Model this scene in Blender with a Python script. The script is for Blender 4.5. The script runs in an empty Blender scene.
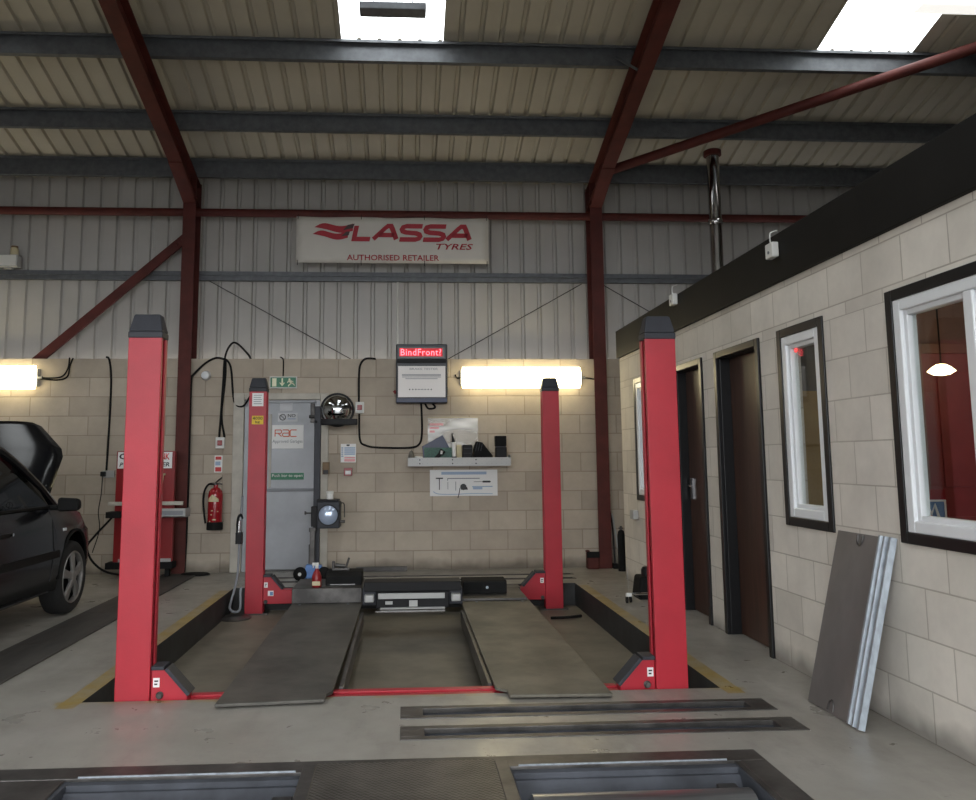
import bpy, bmesh, math, random
from mathutils import Vector, Matrix
random.seed(7)
S = bpy.context.scene
COL = S.collection
PI = math.pi

# ------------------------------------------------------------------ materials
MATS = {}
def nmat(name, col, rough=.5, metal=0., var=.0, scale=6., bump=0., bscale=40., spec=.5, col2=None, stretch=(1,1,1), coat=0., detail=4.):
    """Principled paint/metal/plastic with noise driven colour variation and bump."""
    m = bpy.data.materials.new(name); m.use_nodes = True
    nt = m.node_tree; n = nt.nodes; l = nt.links
    p = n['Principled BSDF']
    p.inputs['Base Color'].default_value = (*col, 1); p.inputs['Roughness'].default_value = rough
    p.inputs['Metallic'].default_value = metal; p.inputs['Specular IOR Level'].default_value = spec
    p.inputs['Coat Weight'].default_value = coat; p.inputs['Coat Roughness'].default_value = .08
    if var or bump or col2:
        tc = n.new('ShaderNodeTexCoord'); mp = n.new('ShaderNodeMapping'); mp.inputs['Scale'].default_value = stretch
        l.new(tc.outputs['Object'], mp.inputs['Vector'])
    if var or col2:
        t = n.new('ShaderNodeTexNoise'); t.inputs['Scale'].default_value = scale; t.inputs['Detail'].default_value = detail; t.inputs['Roughness'].default_value = .6
        l.new(mp.outputs[0], t.inputs['Vector'])
        r = n.new('ShaderNodeValToRGB')
        c2 = col2 or tuple(min(1, c*(1+var)) for c in col)
        c1 = tuple(c*(1-var) for c in col) if not col2 else col
        r.color_ramp.elements[0].color = (*c1, 1); r.color_ramp.elements[1].color = (*c2, 1)
        r.color_ramp.elements[0].position = .35; r.color_ramp.elements[1].position = .68
        l.new(t.outputs['Fac'], r.inputs['Fac']); l.new(r.outputs['Color'], p.inputs['Base Color'])
    if bump:
        t2 = n.new('ShaderNodeTexNoise'); t2.inputs['Scale'].default_value = bscale; t2.inputs['Detail'].default_value = 3
        l.new(mp.outputs[0], t2.inputs['Vector'])
        b = n.new('ShaderNodeBump'); b.inputs['Strength'].default_value = bump; b.inputs['Distance'].default_value = .01
        l.new(t2.outputs['Fac'], b.inputs['Height']); l.new(b.outputs['Normal'], p.inputs['Normal'])
    MATS[name] = m
    return m

def emat(name, col, strength):
    m = bpy.data.materials.new(name); m.use_nodes = True
    p = m.node_tree.nodes['Principled BSDF']
    p.inputs['Base Color'].default_value = (*[c*.8 for c in col], 1); p.inputs['Roughness'].default_value = .4
    p.inputs['Emission Color'].default_value = (*col, 1); p.inputs['Emission Strength'].default_value = strength
    return m

def glassmat(name, tint=(1,1,1), gloss=.12, clear=1.):
    m = bpy.data.materials.new(name); m.use_nodes = True
    nt = m.node_tree; n = nt.nodes; l = nt.links
    for x in list(n):
        if x.type != 'OUTPUT_MATERIAL': n.remove(x)
    o = [x for x in n if x.type == 'OUTPUT_MATERIAL'][0]
    tr = n.new('ShaderNodeBsdfTransparent'); tr.inputs[0].default_value = (*[t*clear for t in tint], 1)
    g = n.new('ShaderNodeBsdfGlossy'); g.inputs['Roughness'].default_value = .02; g.inputs[0].default_value = (.95,.97,1,1)
    fr = n.new('ShaderNodeLayerWeight'); fr.inputs[0].default_value = .5
    pw = n.new('ShaderNodeMath'); pw.operation = 'POWER'; pw.inputs[1].default_value = 5; l.new(fr.outputs['Facing'], pw.inputs[0])
    ad = n.new('ShaderNodeMath'); ad.operation = 'MULTIPLY_ADD'; ad.inputs[1].default_value = .9; ad.inputs[2].default_value = .03+gloss; ad.use_clamp = True
    l.new(pw.outputs[0], ad.inputs[0])
    mx = n.new('ShaderNodeMixShader'); l.new(ad.outputs[0], mx.inputs[0]); l.new(tr.outputs[0], mx.inputs[1]); l.new(g.outputs[0], mx.inputs[2])
    l.new(mx.outputs[0], o.inputs['Surface'])
    return m

def blockmat(name, bw, c1, c2, cm, axis='X', cut=False, off=(0,0), rowh=.2235, bump=.4, msize=.0055):
    """Concrete blockwork laid in the wall's own plane."""
    m = bpy.data.materials.new(name); m.use_nodes = True
    nt = m.node_tree; n = nt.nodes; l = nt.links; p = n['Principled BSDF']
    p.inputs['Roughness'].default_value = .85; p.inputs['Specular IOR Level'].default_value = .25
    tc = n.new('ShaderNodeTexCoord'); sp = n.new('ShaderNodeSeparateXYZ'); l.new(tc.outputs['Object'], sp.inputs[0])
    z = sp.outputs['Z']
    def mth(op, a, b=None):
        k = n.new('ShaderNodeMath'); k.operation = op
        for i, v in enumerate((a, b)):
            if v is None: continue
            if isinstance(v, (int, float)): k.inputs[i].default_value = v
            else: l.new(v, k.inputs[i])
        return k.outputs[0]
    if cut:  # a thin cut course at lintel level
        a = mth('MINIMUM', z, 2.075); a = mth('SUBTRACT', a, 2.0115); a = mth('MAXIMUM', a, 0.); a = mth('MULTIPLY', a, 2.44)
        z = mth('ADD', z, a)
    u = mth('ADD', sp.outputs[axis], 50*bw+off[0]); v = mth('ADD', z, off[1])
    cb = n.new('ShaderNodeCombineXYZ'); l.new(u, cb.inputs[0]); l.new(v, cb.inputs[1])
    b = n.new('ShaderNodeTexBrick'); l.new(cb.outputs[0], b.inputs['Vector'])
    b.offset = .5; b.squash = 1
    b.inputs['Scale'].default_value = 1; b.inputs['Brick Width'].default_value = bw; b.inputs['Row Height'].default_value = rowh
    b.inputs['Mortar Size'].default_value = msize; b.inputs['Mortar Smooth'].default_value = .4; b.inputs['Bias'].default_value = 0
    b.inputs['Color1'].default_value = (*c1, 1); b.inputs['Color2'].default_value = (*c2, 1); b.inputs['Mortar'].default_value = (*cm, 1)
    t = n.new('ShaderNodeTexNoise'); t.inputs['Scale'].default_value = 2.2; t.inputs['Detail'].default_value = 6; t.inputs['Roughness'].default_value = .65
    l.new(tc.outputs['Object'], t.inputs['Vector'])
    mr = n.new('ShaderNodeMapRange'); mr.inputs['From Min'].default_value = .3; mr.inputs['From Max'].default_value = .7; mr.inputs['To Min'].default_value = .86; mr.inputs['To Max'].default_value = 1.1
    l.new(t.outputs['Fac'], mr.inputs['Value'])
    # grime splashed along the foot of the wall
    t3 = n.new('ShaderNodeTexNoise'); t3.inputs['Scale'].default_value = 5; l.new(tc.outputs['Object'], t3.inputs['Vector'])
    g = mth('MULTIPLY', t3.outputs['Fac'], .16); g = mth('SUBTRACT', sp.outputs['Z'], g)
    gr = n.new('ShaderNodeMapRange'); gr.inputs['From Min'].default_value = -.06; gr.inputs['From Max'].default_value = .05; gr.inputs['To Min'].default_value = .45; gr.inputs['To Max'].default_value = 1.
    l.new(g, gr.inputs['Value'])
    k = mth('MULTIPLY', mr.outputs[0], gr.outputs[0])
    mx = n.new('ShaderNodeVectorMath'); mx.operation = 'SCALE'; l.new(b.outputs['Color'], mx.inputs[0]); l.new(k, mx.inputs['Scale'])
    l.new(mx.outputs[0], p.inputs['Base Color'])
    t2 = n.new('ShaderNodeTexNoise'); t2.inputs['Scale'].default_value = 60; l.new(tc.outputs['Object'], t2.inputs['Vector'])
    h = mth('MULTIPLY', b.outputs['Fac'], -1.); h2 = mth('MULTIPLY', t2.outputs['Fac'], .25); h = mth('ADD', h, h2)
    bp = n.new('ShaderNodeBump'); bp.inputs['Strength'].default_value = bump; bp.inputs['Distance'].default_value = .006
    l.new(h, bp.inputs['Height']); l.new(bp.outputs[0], p.inputs['Normal'])
    return m

M = {}
M['red'] = nmat('red lift paint', (.40,.018,.032), .4, var=.1, scale=3, spec=.4, bump=.06, bscale=120)
M['oxide'] = nmat('red oxide primer', (.085,.017,.013), .6, var=.18, scale=5, spec=.3)
M['galv'] = nmat('weathered galvanised steel', (.13,.137,.148), .5, .55, var=.16, scale=14)
M['galvb'] = nmat('bright galvanised steel', (.33,.37,.41), .5, .45, var=.22, scale=30, stretch=(1,1,.4))
M['roof'] = nmat('cream lined roof sheet', (.40,.365,.295), .55, var=.08, scale=1.2)
M['clad'] = nmat('white lined wall sheet', (.42,.405,.385), .5, var=.06, scale=1.5)
M['black'] = nmat('black plastic', (.010,.010,.011), .5, var=.1, spec=.2)
M['blackm'] = nmat('matt black rubber', (.011,.011,.011), .8, var=.2, spec=.15)
M['fascia'] = nmat('black fascia board', (.0095,.009,.0085), .6, var=.2, scale=2, spec=.12)
M['capgrey'] = nmat('dark grey moulded plastic', (.030,.032,.040), .5, var=.1, scale=20, spec=.3)
M['chrome'] = nmat('chrome', (.75,.75,.77), .12, 1.)
M['flue'] = nmat('polished flue steel', (.5,.49,.49), .1, 1.)
M['steel'] = nmat('worn mild steel', (.085,.08,.076), .42, .55, var=.45, scale=5, bump=.08)
M['deck'] = nmat('dusty steel runway', (.125,.115,.092), .55, .25, var=.35, scale=3.2, bump=.1, bscale=80)
M['decktwo'] = nmat('oily steel runway', (.088,.083,.072), .52, .25, var=.38, scale=2.8, bump=.1, bscale=80)
M['cover'] = nmat('grey brown steel plate', (.17,.16,.155), .45, .3, var=.22, scale=2.2, stretch=(1,1,.6))
M['brushed'] = nmat('polished roller steel', (.35,.36,.38), .3, .9, var=.35, scale=3, stretch=(.4,6,6))
M['bluesteel'] = nmat('blue grey steel tray', (.055,.060,.072), .65, .1, var=.35, scale=3.5, bump=.08, spec=.3)
M['white'] = nmat('white upvc', (.74,.76,.78), .3, var=.02)
M['whitebox'] = nmat('white plastic box', (.66,.66,.63), .45)
M['cream'] = nmat('cream painted timber', (.48,.45,.39), .5, var=.12, scale=6)
M['doorgrey'] = nmat('grey painted fire door', (.37,.385,.41), .42, .1, var=.1, scale=2.5)
M['brown'] = nmat('dark brown door', (.058,.026,.017), .42, var=.35, scale=4, stretch=(8,8,.6))
M['frameblk'] = nmat('black door frame', (.010,.010,.011), .35, var=.1, spec=.3)
M['paper'] = nmat('white paper', (.80,.80,.79), .6)
M['banner'] = nmat('off white vinyl banner', (.64,.61,.56), .5, var=.05, scale=1.5)
M['logored'] = nmat('banner red print', (.40,.012,.028), .5)
M['logodark'] = nmat('banner dark print', (.06,.03,.03), .5)
M['ink'] = nmat('black ink', (.015,.015,.017), .5)
M['inkgrey'] = nmat('grey ink', (.22,.23,.25), .5)
M['inkblue'] = nmat('blue ink', (.12,.22,.42), .5)
M['inklb'] = nmat('pale blue ink', (.33,.43,.58), .5)
M['inkred'] = nmat('red ink', (.55,.03,.03), .5)
M['inkpink'] = nmat('pink ink', (.75,.35,.36), .5)
M['orange'] = nmat('orange red print', (.62,.11,.04), .5)
M['green'] = nmat('green sign enamel', (.008,.16,.07), .4)
M['greend'] = nmat('dark green cover', (.02,.085,.06), .5, var=.4, scale=90)
M['glyph'] = nmat('pale glow paint', (.82,.83,.60), .5)
M['yellow'] = nmat('yellow sticker', (.72,.48,.02), .5)
M['navy'] = nmat('navy blue steel', (.028,.038,.085), .4, var=.1)
M['bezel'] = nmat('dark blue grey housing', (.022,.025,.033), .4)
M['ledback'] = nmat('smoked led window', (.085,.075,.072), .25)
M['panelw'] = nmat('white display panel', (.78,.74,.71), .3)
M['ext'] = nmat('red extinguisher enamel', (.30,.010,.016), .25, coat=.3)
M['tan'] = nmat('grey paint chip', (.35,.3,.24), .6)
M['bluep'] = nmat('blue plastic', (.10,.22,.50), .4)
M['redp'] = nmat('red plastic', (.24,.012,.014), .35)
M['carpaint'] = nmat('black car paint', (.005,.0055,.007), .2, 0., spec=.28, coat=.12)
M['cardark'] = nmat('black car trim', (.008,.008,.008), .6, spec=.15)
M['carint'] = nmat('dark car interior', (.010,.010,.0105), .8, spec=.1)
M['tyre'] = nmat('tyre rubber', (.012,.012,.012), .8, bump=.3, bscale=60)
M['alloy'] = nmat('dusty alloy wheel', (.26,.25,.24), .45, .5, var=.2)
M['lampwhite'] = nmat('clear lamp lens', (.7,.72,.75), .1, coat=.5)
M['mustard'] = nmat('mustard office wall', (.36,.25,.10), .7, var=.1)
M['redwall'] = nmat('red brown office wall', (.17,.085,.062), .7, var=.1)
M['redcab'] = nmat('deep red office door', (.20,.035,.035), .45, var=.1)
M['greyoff'] = nmat('grey office board', (.09,.09,.09), .6)
M['carpet'] = nmat('office carpet', (.1,.09,.08), .9)
M['offceil'] = nmat('office ceiling', (.28,.26,.23), .8)
M['wood'] = nmat('timber sill', (.2,.13,.07), .6)
M['decal'] = nmat('pale grey decal', (.56,.57,.59), .5)
M['jarw'] = nmat('frosted white jar', (.75,.75,.73), .4)
M['sand'] = nmat('pale yellow plastic', (.55,.48,.30), .6)
M['stone'] = nmat('grey lump', (.15,.14,.12), .9, var=.3)
M['mirror'] = nmat('convex mirror glass', (.55,.57,.58), .04, 1.)
M['track'] = nmat('dark timber pit boards', (.052,.048,.043), .6, var=.3, scale=4, stretch=(3,.5,1))
M['tube'] = emat('warm fluorescent diffuser', (1.,.86,.52), 11.)
M['led'] = emat('red led dots', (1.,.10,.13), 4.5)
M['ledglow'] = emat('red led halo', (1.,.010,.03), .15)
M['litlamp'] = emat('lit white luminaire', (1.,.98,.93), .9)
M['offlamp'] = emat('office lamp', (1.,.82,.45), 8.)
M['ambled'] = emat('small red indicator', (1.,.05,.05), 1.6)
M['glass'] = glassmat('window glass', (.93,.95,.94), 0.)
M['carglass'] = glassmat('tinted car glass', (.16,.18,.18), -.02)
M['tank'] = nmat('pale grey painted steel', (.40,.40,.39), .45, .15)
M['wallback'] = blockmat('back wall blockwork', .44, (.41,.352,.285), (.495,.432,.352), (.34,.287,.228), 'X', off=(.117,.006), msize=.007)
M['wallright'] = blockmat('office blockwork', .338, (.60,.56,.50), (.70,.655,.59), (.45,.41,.355), 'Y', cut=True, off=(.24,0), msize=.0045)

def lensmat():
    m = nmat('headlamp lens glass', (.50,.60,.78), .12, .35, coat=1.)  # blue tint puts reflected sky into the lens colour
    return m
M['lens'] = lensmat()

def skymat():
    m = bpy.data.materials.new('translucent rooflight sheet'); m.use_nodes = True
    nt = m.node_tree; n = nt.nodes; l = nt.links
    for x in list(n):
        if x.type != 'OUTPUT_MATERIAL': n.remove(x)
    o = [x for x in n if x.type == 'OUTPUT_MATERIAL'][0]
    a = n.new('ShaderNodeBsdfTransparent'); a.inputs[0].default_value = (.95,.96,.95,1)
    b = n.new('ShaderNodeBsdfTranslucent'); b.inputs[0].default_value = (.85,.86,.83,1)
    x = n.new('ShaderNodeMixShader'); x.inputs[0].default_value = .5
    l.new(a.outputs[0], x.inputs[1]); l.new(b.outputs[0], x.inputs[2]); l.new(x.outputs[0], o.inputs['Surface'])
    return m
M['sky'] = skymat()

def filmmat():
    m = bpy.data.materials.new('clear polythene sheet'); m.use_nodes = True
    nt = m.node_tree; n = nt.nodes; l = nt.links
    for x in list(n):
        if x.type != 'OUTPUT_MATERIAL': n.remove(x)
    o = [x for x in n if x.type == 'OUTPUT_MATERIAL'][0]
    tr = n.new('ShaderNodeBsdfTransparent'); d = n.new('ShaderNodeBsdfPrincipled')
    d.inputs['Base Color'].default_value = (.8,.79,.76,1); d.inputs['Roughness'].default_value = .15
    tc = n.new('ShaderNodeTexCoord'); mp = n.new('ShaderNodeMapping'); mp.inputs['Rotation'].default_value = (0,.62,0); mp.inputs['Scale'].default_value = (1.2,1,5.)
    l.new(tc.outputs['Object'], mp.inputs[0])
    t = n.new('ShaderNodeTexNoise'); t.inputs['Scale'].default_value = 1.6; t.inputs['Detail'].default_value = 1; l.new(mp.outputs[0], t.inputs['Vector'])
    r = n.new('ShaderNodeMapRange'); r.inputs['From Min'].default_value = .45; r.inputs['From Max'].default_value = .72; r.inputs['To Min'].default_value = .22; r.inputs['To Max'].default_value = .85  # pale streaks put the sheet's gleam into its colour
    l.new(t.outputs['Fac'], r.inputs['Value'])
    x = n.new('ShaderNodeMixShader'); l.new(r.outputs[0], x.inputs[0]); l.new(tr.outputs[0], x.inputs[1]); l.new(d.outputs[0], x.inputs[2]); l.new(x.outputs[0], o.inputs['Surface'])
    return m
M['film'] = filmmat()

def floormat():
    """Painted, scuffed concrete; worn yellow edge lines round the lift recess."""
    m = bpy.data.materials.new('painted concrete floor'); m.use_nodes = True
    nt = m.node_tree; n = nt.nodes; l = nt.links; p = n['Principled BSDF']
    tc = n.new('ShaderNodeTexCoord'); sp = n.new('ShaderNodeSeparateXYZ'); l.new(tc.outputs['Object'], sp.inputs[0])
    def mth(op, a, b=None, clamp=False):
        k = n.new('ShaderNodeMath'); k.operation = op; k.use_clamp = clamp
        for i, v in enumerate((a, b)):
            if v is None: continue
            if isinstance(v, (int, float)): k.inputs[i].default_value = v
            else: l.new(v, k.inputs[i])
        return k.outputs[0]
    def noise(scale, detail=5, stretch=(1,1,1), rough=.6):
        mp = n.new('ShaderNodeMapping'); mp.inputs['Scale'].default_value = stretch; l.new(tc.outputs['Object'], mp.inputs[0])
        t = n.new('ShaderNodeTexNoise'); t.inputs['Scale'].default_value = scale; t.inputs['Detail'].default_value = detail; t.inputs['Roughness'].default_value = rough
        l.new(mp.outputs[0], t.inputs['Vector']); return t.outputs['Fac']
    def ramp(f, a, b, c0, c1):
        r = n.new('ShaderNodeMapRange'); r.inputs['From Min'].default_value = a; r.inputs['From Max'].default_value = b
        r.inputs['To Min'].default_value = c0; r.inputs['To Max'].default_value = c1; l.new(f, r.inputs['Value']); return r.outputs[0]
    def mix(f, a, b):
        x = n.new('ShaderNodeMix'); x.data_type = 'RGBA'; l.new(f, x.inputs[0])
        for i, v in ((6,a),(7,b)):
            if isinstance(v, tuple): x.inputs[i].default_value = (*v,1)
            else: l.new(v, x.inputs[i])
        return x.outputs[2]
    big = ramp(noise(.9, 6), .32, .68, 0, 1)
    c = mix(big, (.235,.220,.192), (.33,.315,.285))
    st = ramp(noise(3.5, 8, (1,.35,1), .7), .50, .72, 0, .65)          # tyre scuffs along the bay
    c = mix(st, c, (.165,.155,.135))
    sc = ramp(noise(16, 3, (1,3,1)), .68, .75, 0, .75)                  # small chips
    c = mix(sc, c, (.10,.095,.085))
    wh = ramp(noise(2.3, 3, (2.5,.6,1)), .66, .74, 0, .35)
    c = mix(wh, c, (.42,.41,.38))
    # worn yellow lines: left and right kerb and the front edge of the recess
    x, y = sp.outputs['X'], sp.outputs['Y']
    def band(v, lo, hi):
        return mth('MULTIPLY', mth('GREATER_THAN', v, lo), mth('LESS_THAN', v, hi))
    inY = band(y, 4.5, 8.35); inX = band(x, -1.83, 1.87)
    L1 = mth('MULTIPLY', mth('ADD', band(x, -1.80, -1.70), band(x, 1.74, 1.84)), inY)
    L2 = mth('MULTIPLY', band(y, 4.565, 4.62), inX)
    wear = ramp(noise(5, 6, (1,.8,1), .75), .42, .68, .95, .35)
    wear2 = ramp(noise(4, 6, (1,1,1), .75), .40, .56, .7, .0)
    f = mth('ADD', mth('MULTIPLY', L1, wear), mth('MULTIPLY', L2, wear2), True)
    c = mix(f, c, (.30,.21,.055))
    l.new(c, p.inputs['Base Color'])
    l.new(ramp(noise(4, 5), .3, .7, .24, .5), p.inputs['Roughness'])
    b = n.new('ShaderNodeBump'); b.inputs['Strength'].default_value = .06; b.inputs['Distance'].default_value = .01
    l.new(noise(30, 4), b.inputs['Height']); l.new(b.outputs[0], p.inputs['Normal'])
    return m
M['floor'] = floormat()
M['pitfloor'] = nmat('dark recess concrete', (.155,.138,.108), .55, var=.25, scale=2.4)
M['pitwall'] = nmat('black painted kerb', (.036,.037,.037), .55, var=.3, scale=5, spec=.3)

def checkermat():
    m = nmat('worn checker plate', (.10,.092,.082), .42, .5, var=.35, scale=4)
    nt = m.node_tree; n = nt.nodes; l = nt.links; p = n['Principled BSDF']
    tc = n.new('ShaderNodeTexCoord'); mp = n.new('ShaderNodeMapping'); mp.inputs['Rotation'].default_value = (0,0,PI/4); mp.inputs['Scale'].default_value = (1,1,1)
    l.new(tc.outputs['Object'], mp.inputs[0])
    b = n.new('ShaderNodeTexBrick'); l.new(mp.outputs[0], b.inputs['Vector']); b.offset = .5
    b.inputs['Scale'].default_value = 1; b.inputs['Brick Width'].default_value = .036; b.inputs['Row Height'].default_value = .018; b.inputs['Mortar Size'].default_value = .005; b.inputs['Mortar Smooth'].default_value = .6
    bp = n.new('ShaderNodeBump'); bp.invert = True; bp.inputs['Strength'].default_value = .8; bp.inputs['Distance'].default_value = .004
    l.new(b.outputs['Fac'], bp.inputs['Height']); l.new(bp.outputs[0], p.inputs['Normal'])
    return m
M['checker'] = checkermat()

# ------------------------------------------------------------------ mesh helpers
LOC = {}
class G:
    def __init__(s): s.b = bmesh.new()
    def hexa(s, v):
        vs = [s.b.verts.new(p) for p in v]
        for f in ((0,3,2,1),(4,5,6,7),(0,1,5,4),(1,2,6,5),(2,3,7,6),(3,0,4,7)): s.b.faces.new([vs[i] for i in f])
        return s
    def box(s, x0,x1,y0,y1,z0,z1, taper=0.):
        t = taper
        return s.hexa([(x0,y0,z0),(x1,y0,z0),(x1,y1,z0),(x0,y1,z0),(x0+t,y0+t,z1),(x1-t,y0+t,z1),(x1-t,y1-t,z1),(x0+t,y1-t,z1)])
    def quad(s, *p):
        s.b.faces.new([s.b.verts.new(q) for q in p]); return s
    def prism(s, pts, axis, a, b):
        """pts: 2-D outline; axis X -> (y,z), Y -> (x,z), Z -> (x,y)"""
        def P(p, t): return {'X':(t,p[0],p[1]), 'Y':(p[0],t,p[1]), 'Z':(p[0],p[1],t)}[axis]
        A = [s.b.verts.new(P(p,a)) for p in pts]; B = [s.b.verts.new(P(p,b)) for p in pts]
        n = len(pts); s.b.faces.new(A); s.b.faces.new(B[::-1])
        for i in range(n): s.b.faces.new([A[i],B[i],B[(i+1)%n],A[(i+1)%n]])
        return s
    def cyl(s, p0, p1, r0, r1=None, n=20):
        r1 = r0 if r1 is None else r1
        p0, p1 = Vector(p0), Vector(p1); d = (p1-p0).normalized()
        u = d.orthogonal().normalized(); w = d.cross(u)
        A = [s.b.verts.new(p0+(u*math.cos(2*PI*i/n)+w*math.sin(2*PI*i/n))*r0) for i in range(n)]
        B = [s.b.verts.new(p1+(u*math.cos(2*PI*i/n)+w*math.sin(2*PI*i/n))*r1) for i in range(n)]
        s.b.faces.new(A[::-1]); s.b.faces.new(B)
        for i in range(n): s.b.faces.new([A[i],A[(i+1)%n],B[(i+1)%n],B[i]])
        return s
    def tube(s, pts, r, n=8, smooth=True):
        P = [Vector(p) for p in pts]
        if smooth and len(P) > 2:
            Q = []
            for i in range(len(P)-1):
                a, b, c, d = P[max(i-1,0)], P[i], P[i+1], P[min(i+2,len(P)-1)]
                for k in range(6):
                    t = k/6
                    Q.append(.5*((2*b)+(c-a)*t+(2*a-5*b+4*c-d)*t*t+(3*b-a-3*c+d)*t**3))
            P = Q+[P[-1]]
        rings = []; up = None
        for i, p in enumerate(P):
            d = (P[min(i+1,len(P)-1)]-P[max(i-1,0)]).normalized()
            u = d.orthogonal().normalized() if up is None else (up-d*up.dot(d)).normalized()
            up = u; w = d.cross(u)
            rings.append([s.b.verts.new(p+(u*math.cos(2*PI*k/n)+w*math.sin(2*PI*k/n))*r) for k in range(n)])
        for A, B in zip(rings, rings[1:]):
            for k in range(n): s.b.faces.new([A[k],A[(k+1)%n],B[(k+1)%n],B[k]])
        s.b.faces.new(rings[0][::-1]); s.b.faces.new(rings[-1]); return s
    def lathe(s, prof, c, axis=(0,0,1), n=28, caps=True):
        d = Vector(axis).normalized(); u = d.orthogonal().normalized(); w = d.cross(u); c = Vector(c); rings = []
        for r, h in prof:
            if r < 1e-6: rings.append([s.b.verts.new(c+d*h)])
            else: rings.append([s.b.verts.new(c+d*h+(u*math.cos(2*PI*k/n)+w*math.sin(2*PI*k/n))*r) for k in range(n)])
        for A, B in zip(rings, rings[1:]):
            for k in range(n):
                if len(A) == 1 and len(B) == 1: continue
                if len(A) == 1: s.b.faces.new([A[0],B[(k+1)%n],B[k]])
                elif len(B) == 1: s.b.faces.new([A[k],A[(k+1)%n],B[0]])
                else: s.b.faces.new([A[k],A[(k+1)%n],B[(k+1)%n],B[k]])
        if caps and len(rings[0]) > 1: s.b.faces.new(rings[0][::-1])
        if caps and len(rings[-1]) > 1: s.b.faces.new(rings[-1])
        return s
    def build(s, name, mat, parent=None, origin=None, bevel=0., smooth=False, seg=2):
        bmesh.ops.recalc_face_normals(s.b, faces=s.b.faces)
        o0 = LOC[parent.name] if parent else Vector(origin or (0,0,0))
        for v in s.b.verts: v.co -= o0
        me = bpy.data.meshes.new(name); s.b.to_mesh(me); s.b.free()
        me.materials.append(M[mat] if isinstance(mat, str) else mat)
        if smooth:
            for p in me.polygons: p.use_smooth = True
            me.set_sharp_from_angle(angle=math.radians(38))
        o = bpy.data.objects.new(name, me); COL.objects.link(o)
        if parent:
            o.parent = parent; LOC[o.name] = LOC[parent.name]
        else:
            o.location = o0; LOC[o.name] = o0
        if bevel:
            md = o.modifiers.new('edge', 'BEVEL'); md.width = bevel; md.segments = seg; md.limit_method = 'ANGLE'; md.angle_limit = math.radians(40)
        return o

def tag(o, label=None, cat=None, group=None, kind=None):
    if label: o['label'] = label
    if cat: o['category'] = cat
    if group: o['group'] = group
    if kind: o['kind'] = kind
    return o
def thing(name, label, cat, loc, group=None):
    o = bpy.data.objects.new(name, None); COL.objects.link(o); o.location = loc; LOC[o.name] = Vector(loc)
    o.empty_display_size = .1
    return tag(o, label, cat, group)
def struct(o, label, cat='structure'): return tag(o, label, cat, kind='structure')

def text(name, s, mat, parent, x0, x1, z0, z1, y, shear=0., bold=.0, extrude=.0015, plane='Y', space=1., pt=None):
    """Lettering laid on a plane facing the viewer's side (-Y) or, plane='X', facing -X."""
    cu = bpy.data.curves.new('t', 'FONT'); cu.body = s; cu.size = 1; cu.offset = bold; cu.shear = shear; cu.space_character = space
    cu.resolution_u = 2
    ob = bpy.data.objects.new('t', cu); COL.objects.link(ob)
    dg = bpy.context.evaluated_depsgraph_get()
    me = bpy.data.meshes.new_from_object(ob.evaluated_get(dg))
    bpy.data.objects.remove(ob); bpy.data.curves.remove(cu)
    b = bmesh.new(); b.from_mesh(me); bpy.data.meshes.remove(me)
    xs = [v.co.x for v in b.verts]; ys = [v.co.y for v in b.verts]
    ax, bx, ay, by = min(xs), max(xs), min(ys), max(ys)
    ext = bmesh.ops.extrude_face_region(b, geom=list(b.faces))
    for e in ext['geom']:
        if isinstance(e, bmesh.types.BMVert): e.co.z = 1
    g = G(); g.b.free(); g.b = b
    for v in b.verts:
        u = (v.co.x-ax)/(bx-ax); w = (v.co.y-ay)/(by-ay); d = v.co.z
        if pt: v.co = pt(u, w, d)
        else: v.co = (x0+(x1-x0)*u, y-extrude*d, z0+(z1-z0)*w)
    return g.build(name, mat, parent)

GLYPH = {'L': (.78,[[(0,1),(0,0),(1,0)]]), 'A': (1.12,[[(0,0),(.40,.80),(.52,1),(.66,1),(.74,.80),(1,0)],[(.22,.32),(.88,.32)]]),
 'S': (1.,[[(1,1),(.22,1),(.06,.92),(.02,.78),(.08,.62),(.25,.53),(.75,.47),(.92,.38),(.98,.22),(.94,.08),(.78,0),(0,0)]]),
 'R': (1.,[[(0,0),(0,1),(.85,1),(1,.85),(1,.62),(.85,.48),(0,.48)],[(.45,.48),(1,0)]]), 'a': (1.,[[(0,1),(.85,1),(1,.85),(1,0),(.15,0),(0,.15),(0,.4),(.15,.52),(1,.52)]]), 'C': (1.,[[(1,1),(.15,1),(0,.85),(0,.15),(.15,0),(1,0)]])}
def block_text(name, s, mat, parent, x0, x1, z0, z1, y, th, shear):
    """wide display lettering cut from mitred strokes"""
    g = G(); tot = sum(GLYPH[c][0] for c in s); gap = .16; k = (x1-x0-shear*(z1-z0)-th)/(tot+gap*(len(s)-1)); x = x0+th/2; H = z1-z0-th
    for c in s:
        w, st = GLYPH[c]
        for pl in st:
            P = [Vector((x+p[0]*w*k, p[1]*H)) for p in pl]; A = []; B = []
            for i, p in enumerate(P):
                d0 = (p-P[i-1]).normalized() if i else None; d1 = (P[i+1]-p).normalized() if i < len(P)-1 else None
                d0 = d0 or d1; d1 = d1 or d0
                t = (d0+d1).normalized(); n = Vector((-t.y,t.x)); m = th/2/max(.45,abs(n.dot(Vector((-d0.y,d0.x)))))
                A.append(p+n*m); B.append(p-n*m)
            f = lambda q: (q.x+shear*q.y, y-.0015, z0+th/2+q.y)
            for i in range(len(P)-1): g.quad(f(B[i]),f(B[i+1]),f(A[i+1]),f(A[i]))
        x += (w+gap)*k
    return g.build(name, mat, parent)

def R(Y): return 5.389-.283*(Y-6.877)   # top of the rafters; the roof falls towards the back wall

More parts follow.
